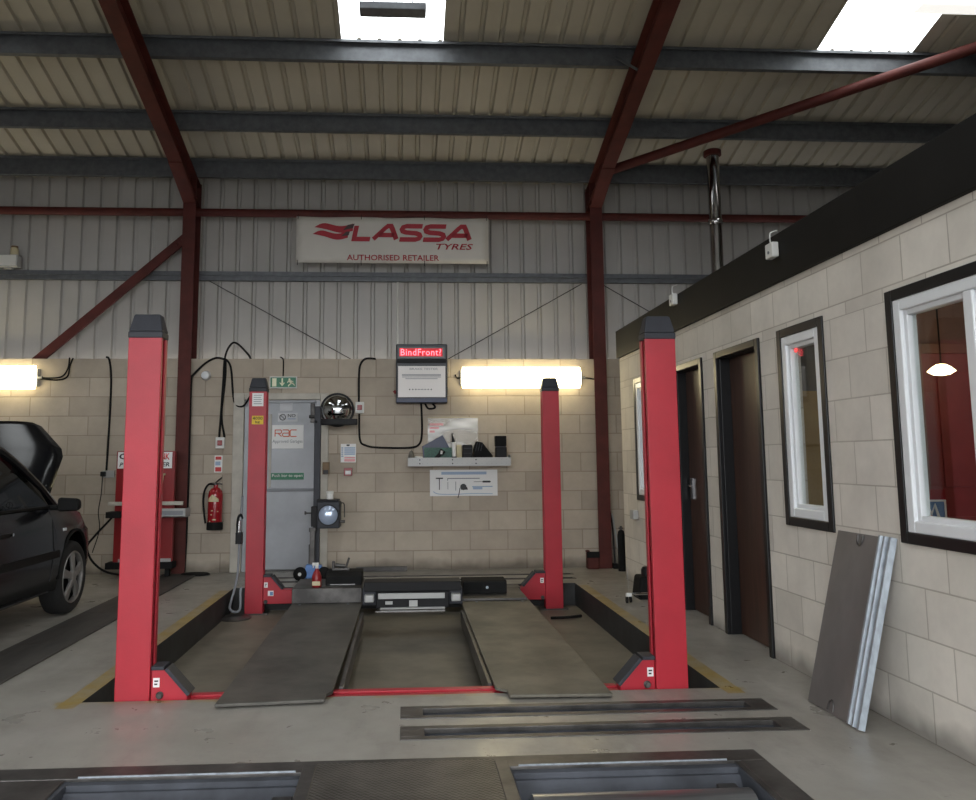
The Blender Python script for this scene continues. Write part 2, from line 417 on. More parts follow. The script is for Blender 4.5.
# ------------------------------------------------------------------ setting: floor, walls, roof
PX0, PX1, PY0, PY1, PZ = -1.70, 1.74, 4.61, 8.50, -.22
FX0, FX1, FY0, FY1 = -9., 12., -7., 10.
BT = (-2.0, 1.511, 2.35, 3.645)          # brake tester cut-out
SL1 = (-.02, 1.875, 4.195, 4.39); SL2 = (-.02, 1.885, 3.885, 4.075)
BC1 = (-1.40, 1.86, 9.12, 9.20); BC2 = (-1.40, 1.82, 8.80, 8.90)
holes = [(PX0,PX1,PY0,PY1), BT, SL1, SL2, BC1, BC2]
def plate_with_holes(g, x0, x1, y0, y1, hs, z):
    xs = sorted({x0,x1,*[h[0] for h in hs],*[h[1] for h in hs]}); ys = sorted({y0,y1,*[h[2] for h in hs],*[h[3] for h in hs]})
    vs = {}
    def V(x,y):
        if (x,y) not in vs: vs[(x,y)] = g.b.verts.new((x,y,z))
        return vs[(x,y)]
    for a, b in zip(xs, xs[1:]):
        for c, d in zip(ys, ys[1:]):
            mx, my = (a+b)/2, (c+d)/2
            if any(h[0]<mx<h[1] and h[2]<my<h[3] for h in hs): continue
            g.b.faces.new([V(a,c),V(b,c),V(b,d),V(a,d)])
g = G(); plate_with_holes(g, FX0, FX1, FY0, FY1, holes, 0.)
fl = g.build('floor', 'floor'); struct(fl, 'scuffed beige painted concrete workshop floor', 'floor')
g = G()
g.quad((PX0,PY0,PZ),(PX1,PY0,PZ),(PX1,PY1,PZ),(PX0,PY1,PZ))
pf = g.build('floor_recess', 'pitfloor'); struct(pf, 'sunken dark concrete floor of the lift recess', 'floor')
g = G()
t = .05
for (x0,x1,y0,y1) in ((PX0-t,PX0,PY0-t,PY1+t),(PX1,PX1+t,PY0-t,PY1+t),(PX0,PX1,PY0-t,PY0),(PX0,PX1,PY1,PY1+t)):
    g.box(x0,x1,y0,y1,PZ-.03,-.0008)
struct(g.build('wall_recess', 'pitwall'), 'black painted kerb walls round the lift recess', 'kerb')

# back blockwork wall, doorway left open
DX0, DX1, DZ = -1.93, -.935, 2.01
g = G()
for (a,b,c,d) in ((FX0,DX0,0,2.45),(DX0,DX1,DZ,2.45),(DX1,2.335+3.4,0,2.45)): g.box(a,b,9.67,9.81,c,d)
g.box(2.335+3.4, FX1, 9.67, 9.81, 0, 2.45)
struct(g.build('wall_back', 'wallback'), 'beige concrete block lower back wall', 'wall')

def sheet(g, u0, u1, pitch, rows, place, phase=0.):
    """profiled metal sheet: flat pans and narrow ribs. place(u, row, h) -> point"""
    prof = []; k = math.floor((u0-phase)/pitch); 
    while True:
        b = phase+k*pitch
        for du, h in ((0,0),(pitch-.058,0),(pitch-.044,.033),(pitch-.014,.033)):
            prof.append((b+du, h))
        k += 1
        if b > u1: break
    pts = [(u,h) for u,h in prof if u0 < u < u1]
    def hh(u):
        d = (u-phase) % pitch
        if d < 1e-5 or d > pitch-1e-5 or d <= pitch-.058: return 0.
        if d < pitch-.044: return .033*(d-pitch+.058)/.014
        if d < pitch-.014: return .033
        return .033*(pitch-d)/.014
    pts = [(u0, hh(u0))]+[p for p in pts if u0+1e-4 < p[0] < u1-1e-4]+[(u1, hh(u1))]
    grid = [[g.b.verts.new(place(u, r, h)) for u,h in pts] for r in rows]
    for A, B in zip(grid, grid[1:]):
        for i in range(len(pts)-1): g.b.faces.new([A[i],A[i+1],B[i+1],B[i]])

g = G(); sheet(g, FX0, FX1, .206, [2.3, 5.0], lambda u, r, h: (u, 9.93+h, r), .05)
struct(g.build('wall_back_upper', 'clad'), 'pale ribbed metal sheeting above the back wall', 'wall')

# roof: falls to the back, with two rows of rooflights
def rp(u, Y, h): return (u, Y, R(Y)+.2+h*1.04)
LX = [(-5.42,-4.42),(-.62,.38),(4.18,5.18)]; LYS = [(5.35,7.68),(-.8,3.6)]  # second span, out of view, is added to bring in more light
us = [FX0]+[v for a in LX for v in a]+[FX1]
g = G(); ws = []
YR = [-1.85,-.8,3.6,5.35,7.68,9.98]
for i in range(len(us)-1):
    if i % 2 == 0: sheet(g, us[i], us[i+1], .2, YR, rp, .18)
    else:
        for a, b in zip(YR, YR[1:]):
            if (a,b) in ((5.35,7.68),(-.8,3.6)): ws.append((us[i],us[i+1],a,b))
            else: sheet(g, us[i], us[i+1], .2, [a,b], rp, .18)
struct(g.build('ceiling', 'roof'), 'cream ribbed metal roof sheeting over the workshop', 'ceiling')
wn = 10
for (a,b,c,d) in ws:
    g = G(); sheet(g, a, b, .2, [c,d], rp, .18)
    struct(g.build('window_%d' % wn, 'sky'), 'bright translucent rooflight panel in the metal roof', 'rooflight'); wn += 1

g = G(); g.box(FX0-.1,FX0,FY0,10.1,0,9); struct(g.build('wall_left', 'clad'), 'pale far left workshop wall', 'wall')
g = G(); g.box(FX1,FX1+.1,FY0,10.1,0,9); struct(g.build('wall_far_right', 'clad'), 'pale far right workshop wall', 'wall')
g = G()
g.box(FX0,-5.2,-1.9,-1.8,0,8.4); g.box(4.2,FX1,-1.9,-1.8,0,8.4); g.box(-5.2,4.2,-1.9,-1.8,4.0,8.4)
struct(g.build('wall_front', 'clad'), 'pale front wall with a wide open vehicle doorway', 'wall')
g = G(); g.box(-60,60,-90,FY0,-.12,-.02)
struct(g.build('ground_yard', nmat('yard tarmac', (.16,.16,.16), .9, var=.2, scale=1)), 'grey yard outside the vehicle doorway', 'ground')

# steel frame
def col_section(g, xc, zt):
    w, t = .074, .012
    g.box(xc-w,xc+w,9.55,9.55+t,0,zt); g.box(xc-w,xc+w,9.80-t,9.80,0,zt); g.box(xc-.005,xc+.005,9.55+t,9.80-t,0,zt)
def raft(g, xc):
    w, t, d = .074, .014, .265
    def slab(z0, z1, x0, x1, ya=9.80, yb=-1.78):
        g.hexa([(x0,yb,R(yb)+z0),(x1,yb,R(yb)+z0),(x1,ya,R(ya)+z0),(x0,ya,R(ya)+z0),(x0,yb,R(yb)+z1),(x1,yb,R(yb)+z1),(x1,ya,R(ya)+z1),(x0,ya,R(ya)+z1)])
    slab(-t, 0, xc-w, xc+w); slab(-d, -d+t, xc-w, xc+w); slab(-d+t, -t, xc-.005, xc+.005)
    # haunch under the rafter by the column
    za = R(9.57)-d; g.prism([(9.57,za),(9.57,za-.07),(8.95,R(8.95)-d)], 'X', xc-.006, xc+.006)
    g.hexa([(xc-w,9.57,za-.08),(xc+w,9.57,za-.08),(xc+w,8.90,R(8.90)-d-.012),(xc-w,8.90,R(8.90)-d-.012),(xc-w,9.57,za-.066),(xc+w,9.57,za-.066),(xc+w,8.90,R(8.90)-d+.002),(xc-w,8.90,R(8.90)-d+.002)])
FR = [(-7.45,'far left, outside the bay'),(-2.535,'left of the car lift'),(2.321,'right of the car lift'),(7.2,'beyond the office')]
for xc, w_ in FR:
    g = G(); col_section(g, xc, R(9.6)-.02)
    struct(g.build('column', 'oxide'), 'dark red steel column standing ' + w_, 'column')
    g = G(); raft(g, xc)
    for k in range(3):   # end plate bolts at the eaves
        for s_ in (-1,1): g.cyl((xc+s_*.045,9.545,R(9.6)-.30+k*.09),(xc+s_*.045,9.56,R(9.6)-.30+k*.09),.013,n=8)
    struct(g.build('rafter', 'oxide'), 'dark red sloping steel rafter over the column ' + w_, 'rafter')
def purlin(Y, z0, z1, lab):
    g = G()
    g.box(FX0,FX1,Y-.002,Y+.002,z0,z1)
    g.box(FX0,FX1,Y+.002,Y+.06,z0,z0+.004); g.box(FX0,FX1,Y-.055,Y-.002,z1-.004,z1); g.box(FX0,FX1,Y-.057,Y-.053,z1-.028,z1-.002)
    struct(g.build('purlin', 'galv'), lab, 'purlin')
purlin(9.56, 4.617, 4.822, 'grey galvanised eaves beam along the top of the back wall')
purlin(8.74, R(8.74)+.003, R(8.74)+.195, 'second galvanised roof purlin up from the eaves')
purlin(7.69, R(7.69)+.003, R(7.69)+.195, 'galvanised roof purlin along the foot of the rooflights')
for Y in (6.35,5.1,3.85,2.6,1.35,.1,-1.1): purlin(Y, R(Y)+.003, R(Y)+.195, 'galvanised roof purlin high towards the ridge')
g = G(); g.box(FX0,FX1,9.862,9.866,3.43,3.54); g.box(FX0,FX1,9.866,9.925,3.536,3.54); g.box(FX0,FX1,9.866,9.925,3.43,3.434); g.box(FX0,FX1,9.835,9.862,3.482,3.488)
struct(g.build('sheeting_rail', 'galv'), 'grey galvanised rail across the wall sheeting below the banner', 'rail')
g = G(); g.cyl((FX0,9.70,4.22),(FX1,9.70,4.22),.049,n=14)
struct(g.build('tie_beam', 'oxide', smooth=True), 'dark red tube running between the columns above the banner', 'beam')
g = G()
d = Vector((-2.60-(-4.36),0,3.93-2.36)).normalized(); nrm = Vector((-d.z,0,d.x))*.052
a, b = Vector((-4.42,9.72,2.30)), Vector((-2.60,9.72,3.93))
g.hexa([a-nrm+Vector((0,-.009,0)),b-nrm+Vector((0,-.009,0)),b-nrm+Vector((0,.03,0)),a-nrm+Vector((0,.03,0)),a+nrm+Vector((0,-.009,0)),b+nrm+Vector((0,-.009,0)),b+nrm+Vector((0,.03,0)),a+nrm+Vector((0,.03,0))])
for k in (-.06,-.15): g.cyl(b+d*k+Vector((0,-.04,0)), b+d*k+Vector((0,-.009,0)), .014, n=8)
struct(g.build('wall_brace', 'oxide'), 'dark red diagonal brace rising to the left column', 'brace')
g = G(); g.cyl((2.42,9.15,4.62),(7.3,6.05,R(6.05)-.12),.055,n=16)
struct(g.build('roof_brace', 'oxide', smooth=True), 'dark red tube brace climbing across the roof to the right', 'brace')
for (xc, dx) in ((2.321,-1),(2.321,1),(-2.535,-1)):
    g = G(); g.tube([(xc+dx*.21,7.68,R(7.68)+.09),(xc+dx*.06,7.45,R(7.45)-.22)], .014, n=6)
    struct(g.build('knee_brace', 'galv'), 'short galvanised strut from purlin to rafter', 'brace')
for i, (p, q_, lab) in enumerate((((-2.40,9.90,3.45),(-.62,9.90,2.46),'thin wire stay on the sheeting left of the banner'),((2.20,9.90,3.42),(.50,9.90,2.46),'thin wire stay on the sheeting right of the display board'),((2.45,9.90,3.42),(3.6,9.90,2.75),'thin wire stay behind the office corner'))):
    g = G(); g.tube([p,q_], .005, n=6, smooth=False); struct(g.build('wire_stay', 'blackm'), lab, 'stay')

# ------------------------------------------------------------------ office block on the right
WX = 2.335; OY1 = 8.73; OT = 2.345
ops = [(2.62,3.785,.862,2.05),(4.395,4.955,.855,2.045),(7.55,8.19,.85,2.06),(5.245,5.97,0,2.02),(6.29,6.93,0,2.02)]
g = G()
ys = sorted({-1.7,OY1,*[o[0] for o in ops],*[o[1] for o in ops]})
for a, b in zip(ys, ys[1:]):
    op = [o for o in ops if o[0] <= (a+b)/2 <= o[1]]
    if not op: g.box(WX,WX+.14,a,b,0,OT)
    else:
        if op[0][2] > 0: g.box(WX,WX+.14,a,b,0,op[0][2])
        g.box(WX,WX+.14,a,b,op[0][3],OT)
g.box(WX+.14,6.2,OY1-.14,OY1,0,OT)
struct(g.build('wall_right', 'wallright'), 'pale block wall of the office with windows and doors', 'wall')
g = G(); g.box(WX-.03,WX+.14,-1.7,OY1+.02,2.342,2.64)
struct(g.build('trim_1', 'fascia', bevel=.004), 'deep black fascia board along the top of the office wall', 'fascia')
g = G(); g.box(WX+.14,6.2,-1.7,OY1,2.50,2.60); struct(g.build('ceiling_office', 'offceil'), 'flat ceiling of the office', 'ceiling')
g = G(); g.box(6.2,6.3,-1.7,OY1,0,2.6); g.box(WX+.14,6.2,-1.8,-1.7,0,2.6); struct(g.build('wall_office', 'redwall'), 'red brown inner wall of the office', 'wall')
g = G(); g.box(WX+.14,3.28,5.55,5.6,0,1.72); struct(g.build('wall_partition', 'mustard'), 'mustard partition inside the office', 'wall')
g = G(); g.box(WX+.14,3.28,5.55,5.6,1.72,2.5); struct(g.build('wall_partition_upper', 'greyoff'), 'dark strip of partition above the mustard wall', 'wall')
g = G(); g.box(3.28,6.2,5.55,5.6,0,2.5); struct(g.build('wall_partition_red', 'redwall'), 'red brown partition seen through the near window', 'wall')
g = G(); g.box(WX+.14,6.2,-1.7,OY1-.14,.0,.01); struct(g.build('floor_office', 'carpet'), 'dark office carpet', 'floor')

def framebox(g, y0,y1,z0,z1,w,x0,x1,bottom=True):
    g.box(x0,x1,y0,y0+w,z0,z1); g.box(x0,x1,y1-w,y1,z0,z1); g.box(x0,x1,y0+w,y1-w,z1-w,z1)
    if bottom: g.box(x0,x1,y0+w,y1-w,z0,z0+w)
def window(n, y0,y1,z0,z1, mull, lab):
    w = thing('window_%d' % n, lab, 'window', (WX,(y0+y1)/2,z0)); w['kind'] = 'structure'
    g = G(); framebox(g, y0-.002,y1+.002,z0-.002,z1+.002,.052,WX-.012,WX+.1); g.build('black_surround','frameblk',w,bevel=.004)
    g = G(); a,b,c,d = y0+.05,y1-.05,z0+.05,z1-.05
    framebox(g, a,b,c,d,.055,WX-.006,WX+.075); 
    g.build('white_frame','white',w,bevel=.006)
    if mull:
        g = G(); g.box(WX-.006,WX+.075,mull-.028,mull+.028,c+.0555,d-.0555); g.build('mullion','white',w,bevel=.006)
    spans = [(a+.05,b-.05)] if not mull else [(a+.05,mull-.024),(mull+.024,b-.05)]
    for (p,q) in spans:
        g = G(); framebox(g, p,q,c+.05,d-.05,.03,WX+.012,WX+.06); s = g.build('sash','white',w,bevel=.004)
        g = G(); g.box(WX+.034,WX+.040,p+.02,q-.02,c+.07,d-.07); g.build('pane','glass',s)
    return w
w1 = window(1, *ops[0], 3.215, 'large white framed window with black surround, nearest on the office wall')
w2 = window(2, *ops[1], None, 'narrow white framed window beside the dark doorway, red dot in its corner')
g = G(); g.cyl((WX+.028,4.79,1.905),(WX+.033,4.79,1.905),.014,n=12); g.build('red_sticker','ambled',w2)
window(3, *ops[2], None, 'far narrow window by the end of the office wall, half behind a red post')

def office_door(n, y0,y1,z1, handle, lab):
    d = thing('door_%d' % n, lab, 'door', (WX,(y0+y1)/2,0)); d['kind'] = 'structure'
    g = G(); framebox(g, y0-.025,y1+.025,0.001,z1+.025,.05,WX-.018,WX+.01,False); framebox(g,y0,y1,0.001,z1,.028,WX+.01,WX+.16,False); g.build('frame','frameblk',d,bevel=.004)
    g = G(); g.box(WX+.085,WX+.128,y0+.028,y1-.028,.006,z1-.028); lf = g.build('leaf','brown',d,bevel=.003)
    if handle:
        g = G(); yh = y1-.10
        g.box(WX+.073,WX+.085,yh-.022,yh+.022,.92,1.09); g.tube([(WX+.08,yh,1.03),(WX+.035,yh,1.03),(WX+.03,yh-.02,1.03),(WX+.03,yh-.11,1.03)],.009,smooth=False); g.build('handle','chrome',d,smooth=True)
    return d
office_door(2, *ops[4][:2], 2.02, True, 'far dark brown door with a silver lever handle, partly behind the red post')
office_door(3, *ops[3][:2], 2.02, False, 'near dark brown door in a deep black frame')
# red door within the office and the lamp
o = thing('interior_door','deep red door inside the office, seen through the near window','door',(3.95,5.54,0))
g = G(); g.box(3.62,4.42,5.51,5.549,0.012,1.98); g.build('leaf','redcab',o,bevel=.004)
g = G(); g.box(3.55,3.62,5.50,5.549,.012,2.05); g.box(4.42,4.49,5.50,5.549,.012,2.05); g.box(3.62,4.42,5.50,5.549,1.98,2.05); g.build('frame','redwall',o,bevel=.004)
g = G(); g.box(3.72,4.32,5.497,5.51,.25,.85); g.box(3.72,4.32,5.497,5.51,1.05,1.85); g.build('panel','redcab',o,bevel=.006)
o = thing('pendant_lamp','warm oval lamp glowing inside the office','lamp',(3.55,5.2,1.79))
g = G(); g.lathe([(0,0),(.05,.008),(.085,.03),(.06,.055),(.03,.075),(0,.08)],(3.55,5.2,1.79)); g.build('shade','offlamp',o,smooth=True)
g = G(); g.tube([(3.55,5.2,1.86),(3.55,5.2,2.5)],.005,smooth=False); g.build('cord','black',o)
o = thing('poster_board','blue and red board with a pale zigzag mark low inside the near window','poster',(2.785,4.300,.86))
g = G(); g.box(2.720,2.905,4.300,4.308,.80,1.085); g.build('board','redp',o)
g = G(); g.box(2.725,2.900,4.295,4.300,.80,1.03); g.build('blue_panel','inkblue',o)
g = G(); g.box(2.725,2.735,4.292,4.295,.80,1.03); g.box(2.890,2.900,4.292,4.295,.80,1.03); g.box(2.735,2.890,4.292,4.295,1.02,1.03); g.build('border','paper',o)
g = G(); g.tube([(2.775,4.292,.935),(2.795,4.292,1.005),(2.815,4.292,.955),(2.835,4.292,1.005),(2.855,4.292,.935)],.008,smooth=False,n=6); g.build('zigzag_mark','paper',o)
g = G(); g.prism([(2.780,.83),(2.850,.83),(2.845,.92),(2.815,.95),(2.785,.92)],'Y',4.292,4.295); g.build('red_shape','inkred',o)
g = G(); g.box(WX+.14,2.98,2.62,4.38,.0102,.80); tag(g.build('window_bench','wood',origin=(2.58,3.2,0.0102),bevel=.005),'timber bench under the near office window inside','bench')

for (y, z, lab) in ((4.86,2.54,'white alarm box on the black fascia, nearer of the two'),(6.74,2.60,'white alarm box on the fascia just above the front right post')):
    o = thing('alarm_box', lab, 'alarm box', (WX-.03,y,z))
    g = G(); g.box(WX-.075,WX-.03,y-.05,y+.05,z-.05,z+.045); g.build('case','whitebox',o,bevel=.008)
    g = G(); g.tube([(WX-.06,y,z+.05),(WX-.055,y+.005,z+.11),(WX-.01,y+.01,z+.13)],.004,n=6); g.build('cable','whitebox',o)
    g = G(); g.cyl((WX-.079,y,z-.015),(WX-.075,y,z-.015),.010,n=12); g.build('lens','inkgrey',o)
o = thing('socket_box','small grey electrical socket low on the far end of the office wall','socket',(WX,8.25,.70))
g = G(); g.box(WX-.055,WX,8.19,8.31,.655,.745); g.build('case','tank',o,bevel=.006)
g = G(); g.tube([(WX-.03,8.33,.70),(WX-.02,8.31,.70)],.014); g.build('gland','whitebox',o)

# ------------------------------------------------------------------ four post lift
lift = thing('four_post_lift','red four post car lift with two steel runways standing in the floor recess','car lift',(0,4.62,PZ))
def post(x0,x1,y0,lab,inner,sticker):
    y1 = y0+.118; s = inner   # s = +1: open side faces +X
    g = G()
    # folded channel open towards the lift's middle
    xi = x1 if s > 0 else x0; xo = x0 if s > 0 else x1
    pts = [(xo,y0),(xi,y0),(xi,y0+.03),(xi-s*.012,y0+.03),(xi-s*.012,y0+.012),(xo+s*.012,y0+.012),(xo+s*.012,y1-.012),(xi-s*.012,y1-.012),(xi-s*.012,y1-.04),(xi,y1-.04),(xi,y1),(xo,y1)]
    g.prism(pts,'Z',PZ+.012,1.958); p = g.build('post','red',lift,bevel=.004); p['label'] = lab
    g = G(); g.box(x0-.004,x1+.004,y0-.004,y1+.004,1.945,1.985); a,b = x0-.002,x1+.002
    g.hexa([(a,y0-.002,1.985),(b,y0-.002,1.985),(b,y1+.002,1.985),(a,y1+.002,1.985),(a+.022,y0+.022,2.085),(b-.022,y0+.022,2.085),(b-.022,y1-.022,2.085),(a+.022,y1-.022,2.085)])
    g.build('cap','capgrey',p,bevel=.008)
    g = G(); xm = xi-s*.055; g.box(min(xm,xm+s*.02),max(xm,xm+s*.02),y0+.045,y1-.05,PZ+.1,1.90); g.build('locking_rail','steel',p)
    g = G(); g.box(x0-.05,x1+.05,y0-.0,y1+.06,PZ,PZ+.012); g.build('base_plate','steel',p)
    if sticker:
        xm = (x0+x1)/2
        g = G(); g.box(xm-.055,xm+.055,y0-.0025,y0,1.80,1.93); g.build('white_sticker','paper',p)
        g = G()
        for k in range(5): g.box(xm-.042,xm+.042-.01*(k%2),y0-.0035,y0-.0025,1.822+k*.021,1.828+k*.021)
        g.build('sticker_print','inkgrey',p)
        g = G(); g.box(xm-.055,xm+.058,y0-.0025,y0,1.62,1.705); g.build('yellow_sticker','yellow',p)
        text('lettering','4000','ink',p,xm-.048,xm+.05,1.665,1.695,y0-.0025,bold=.01)
        text('lettering','kg','ink',p,xm-.02,xm+.024,1.628,1.655,y0-.0025,bold=.01)
    return p
post(-1.538,-1.355,4.622,'front left red post',1,False)
post(1.389,1.567,4.622,'front right red post',-1,False)
post(-1.545,-1.372,8.25,'back left red post with capacity stickers',1,True)
post(1.397,1.570,8.25,'back right red post',-1,False)
def bracket(pts, y0, y1, guard, label_at, bolt_at, lab, two=False):
    g = G(); g.prism(pts,'Y',y0,y1); b = g.build('carriage_bracket','red',lift,bevel=.004); b['label'] = lab
    g = G(); (ax,az),(bx,bz),(cx,cz) = guard; 
    for (p0,p1) in (((ax,az),(bx,bz)),((bx,bz),(cx,cz))):
        dx, dz = p1[0]-p0[0], p1[1]-p0[1]; L = math.hypot(dx,dz); nx, nz = -dz/L*.02, dx/L*.02
        if nz < 0: nx, nz = -nx, -nz
        g.prism([p0,p1,(p1[0]+nx,p1[1]+nz),(p0[0]+nx,p0[1]+nz)],'Y',y0-.012,y1+.005)
    g.build('guard_strip','capgrey',b,bevel=.003)
    x,z = label_at
    g = G(); g.box(x-.017,x+.017,y0-.002,y0,z-.024,z+.024); g.build('sticker','paper',b)
    g = G(); g.box(x-.010,x+.006,y0-.003,y0-.002,z-.012,z-.004); g.box(x-.010,x+.010,y0-.003,y0-.002,z+.004,z+.012); g.build('sticker_print','ink',b)
    if two:
        g = G(); g.box(x+.02,x+.075,y0-.002,y0,z-.105,z-.055); g.build('sticker','paper',b)
        g = G(); g.box(x+.04,x+.07,y0-.003,y0-.002,z-.098,z-.065); g.build('sticker_print','inkblue',b)
    x,z = bolt_at
    g = G(); g.lathe([(.02,0),(.02,.008),(.014,.012),(.014,.02),(0,.02)],(x,y0,z),(0,-1,0),n=14); g.build('bolt','steel',b)
yb = 4.64
bracket([(-1.353,-.02),(-1.353,.150),(-1.285,.150),(-1.16,.012),(-1.16,-.02)],yb,yb+.10,((-1.353,.150),(-1.283,.150),(-1.158,.012)),(-1.325,.085),(-1.305,.02),'front left red bracket')
bracket([(1.387,-.02),(1.387,.150),(1.318,.150),(1.19,.012),(1.19,-.02)],yb,yb+.10,((1.387,.150),(1.316,.150),(1.188,.012)),(1.360,.085),(1.340,.02),'front right red bracket')
bracket([(-1.370,-.12),(-1.370,.135),(-1.300,.135),(-1.195,.012),(-1.024,.012),(-1.024,-.057),(-1.089,-.12)],8.26,8.37,((-1.370,.135),(-1.298,.135),(-1.193,.012)),(-1.345,.06),(-1.345,-.10),'back left red bracket',True)
bracket([(1.395,-.12),(1.395,.135),(1.302,.135),(1.18,.005),(1.12,-.02),(1.20,-.12)],8.26,8.37,((1.395,.135),(1.300,.135),(1.178,.005)),(1.362,.065),(1.365,-.10),'back right red bracket')
g = G(); g.box(-1.16,1.19,4.655,4.765,-.15,-.028); g.box(-1.16,1.19,4.645,4.70,-.028,-.012); g.box(-1.16,1.19,4.715,4.77,-.028,-.004)
c = g.build('crossbeam','red',lift,bevel=.004); c['label'] = 'front red crossbeam'
g = G(); g.box(-1.03,1.14,8.22,8.40,-.13,.01); c = g.build('crossbeam','steel',lift,bevel=.004); c['label'] = 'dark back crossbeam'
def runway(pts, ya, yb, lab, mat, rail, xs):
    g = G(); g.prism(pts,'Z',.010,.026); r = g.build('runway',mat,lift,bevel=.003); r['label'] = lab
    g = G(); x0,x1 = rail; g.box(x0,x1,4.78,7.05,-.10,.006); g.build('inner_rail','steel',r,bevel=.003)
    g = G(); g.box(xs[0],xs[1],7.36,7.95,.0285,xs[2]); g.build('wheel_stop','steel',r,bevel=.004)
    g = G(); g.box(pts[0][0]+.02,pts[1][0]-.02,4.78,8.2,-.115,.008); g.build('side_beam','steel',r)
    for k in (0,1):
        x = pts[0][0]+.07 if k == 0 else pts[1][0]-.07
        g = G(); g.cyl((x,7.3,.0285),(x,7.3,.031),.012,n=10); g.build('bolt','galvb',r)
runway([(-.968,4.425),(-.415,4.47),(-.415,4.57),(-.385,4.62),(-.365,7.45),(-.975,7.45)],4.36,7.5,'left runway, darker and oil stained','decktwo',(-.364,-.338),(-.975,-.37,.155))
runway([(.555,4.475),(1.10,4.455),(1.10,7.45),(.495,7.45),(.495,4.62),(.555,4.57)],4.38,7.5,'right runway, dusty with pale scuffs','deck',(.470,.494),(.50,1.08,.05))

# jacking beam between the runways
jb = thing('jacking_beam','black jacking beam with pale bar hung between the lift runways','jack',(.07,7.2,-.01))
g = G(); g.box(-.34,.48,7.12,7.34,.155,.235); g.build('top_beam','black',jb,bevel=.006)
g = G(); g.box(-.22,.34,7.085,7.12,.10,.145); g.build('pale_bar','tank',jb,bevel=.003)
g = G(); g.box(-.24,.38,7.10,7.32,.02,.155); g.build('body','black',jb,bevel=.01)
for (x0,x1) in ((-.335,-.255),(.395,.475)):
    g = G(); g.box(x0,x1,7.07,7.22,.075,.135); g.build('support_pad','tank',jb,bevel=.01)
    g = G(); g.box(x0-.02,x1+.02,7.15,7.32,.04,.18); g.build('end_carriage','capgrey',jb,bevel=.008)
    g = G(); g.cyl(((x0+x1)/2,7.17,.20),((x0+x1)/2,7.3,.20),.034,n=14); g.build('roller','capgrey',jb,smooth=True)
g = G(); g.tube([(-.22,7.09,.015),(-.24,7.06,0.),(.34,7.06,0.),(.32,7.09,.015)],.012,smooth=False); g.build('handle_bar','chrome',jb,smooth=True)
g = G(); g.box(-.20,.34,7.062,7.10,.02,.03); g.box(-.16,-.10,7.09,7.10,.055,.08); g.box(.04,.11,7.09,7.10,.035,.085); g.build('plates','tank',jb)

# bits lying on the back of the lift
o = thing('ramp_block','black rubber block with scuffed lid on the back of the left runway','block',(-.55,7.66,.156))
g = G(); g.prism([(7.52,.156),(7.52,.235),(7.60,.262),(7.84,.262),(7.84,.156)],'X',-.70,-.38); g.build('body','blackm',o,bevel=.006)
g = G(); g.box(-.66,-.44,7.515,7.52,.16,.166); g.build('edge_strip','tank',o)
o = thing('ramp_block','black rubber block on the back of the right runway','block',(.73,7.75,.051))
g = G(); g.prism([(7.60,.051),(7.60,.155),(7.63,.165),(7.86,.165),(7.86,.051)],'X',.53,.93); g.build('body','blackm',o,bevel=.006)
g = G(); g.cyl((.75,7.595,.105),(.75,7.60,.105),.013,n=10); g.build('bolt','galvb',o)
o = thing('bench_clamp','small grey clamp resting on the left black block','clamp',(-.58,7.72,.263))
g = G(); g.box(-.66,-.50,7.68,7.75,.263,.285); g.box(-.66,-.635,7.68,7.72,.285,.345); g.build('frame','steel',o,bevel=.004)
g = G(); g.cyl((-.63,7.70,.31),(-.54,7.70,.30),.018,n=10); g.cyl((-.535,7.70,.28),(-.505,7.70,.375),.010,n=10); g.build('screw','steel',o,smooth=True)
o = thing('spray_bottle','red spray bottle with white trigger at the left runway end','bottle',(-.77,7.44,.156))
g = G(); g.lathe([(.0,0),(.038,0),(.042,.01),(.042,.09),(.03,.125),(.016,.145),(.016,.16),(0,.16)],(-.77,7.44,.156)); g.build('body','redp',o,smooth=True)
g = G(); g.box(-.805,-.735,7.393,7.397,.175,.21); g.build('label_patch','sand',o)
g = G(); g.cyl((-.77,7.44,.316),(-.77,7.44,.345),.015,n=12); g.box(-.81,-.755,7.43,7.45,.34,.365); g.tube([(-.798,7.44,.345),(-.802,7.44,.32)],.006); g.build('trigger','whitebox',o,bevel=.003)
o = thing('trolley_jack','blue and black castor trolley on the floor by the grey door','trolley',(-.99,8.98,0))
g = G(); g.lathe([(0,0),(.055,0),(.07,.01),(.07,.045),(.055,.055),(0,.055)],(-1.10,8.95,.072),(0,-1,0)); g.build('wheel','blackm',o,smooth=True)
g = G(); g.lathe([(0,0),(.018,0),(.018,.06),(0,.06)],(-1.10,8.95,.072),(0,-1,0),n=14); g.build('hub','whitebox',o,smooth=True)
g = G(); g.prism([(-1.07,.02),(-.90,.02),(-.86,.09),(-.88,.155),(-1.04,.165)],'Y',8.93,9.03); g.build('body','bluep',o,bevel=.008)
g = G(); g.lathe([(0,0),(.055,0),(.07,.01),(.07,.045),(.055,.055),(0,.055)],(-.85,8.95,.072),(0,-1,0)); g.build('wheel','blackm',o,smooth=True)
g = G(); g.box(-1.01,-.955,8.99,9.03,.155,.53); g.box(-1.02,-.945,8.985,9.035,.50,.545); g.build('handle_stem','steel',o,bevel=.005)
g = G(); g.box(-.55,.03,9.58,9.63,0,.05); g.box(-.55,.03,9.56,9.585,0,.012)
tag(g.build('angle_bar','steel',origin=(-.26,9.6,0),bevel=.003),'rusty angle bar lying at the foot of the back wall','bar')
g = G(); g.tube([(1.36,7.78,PZ+.012),(1.5,7.74,PZ+.022),(1.66,7.86,PZ+.012)],.014,n=6); g.b.verts.ensure_lookup_table()
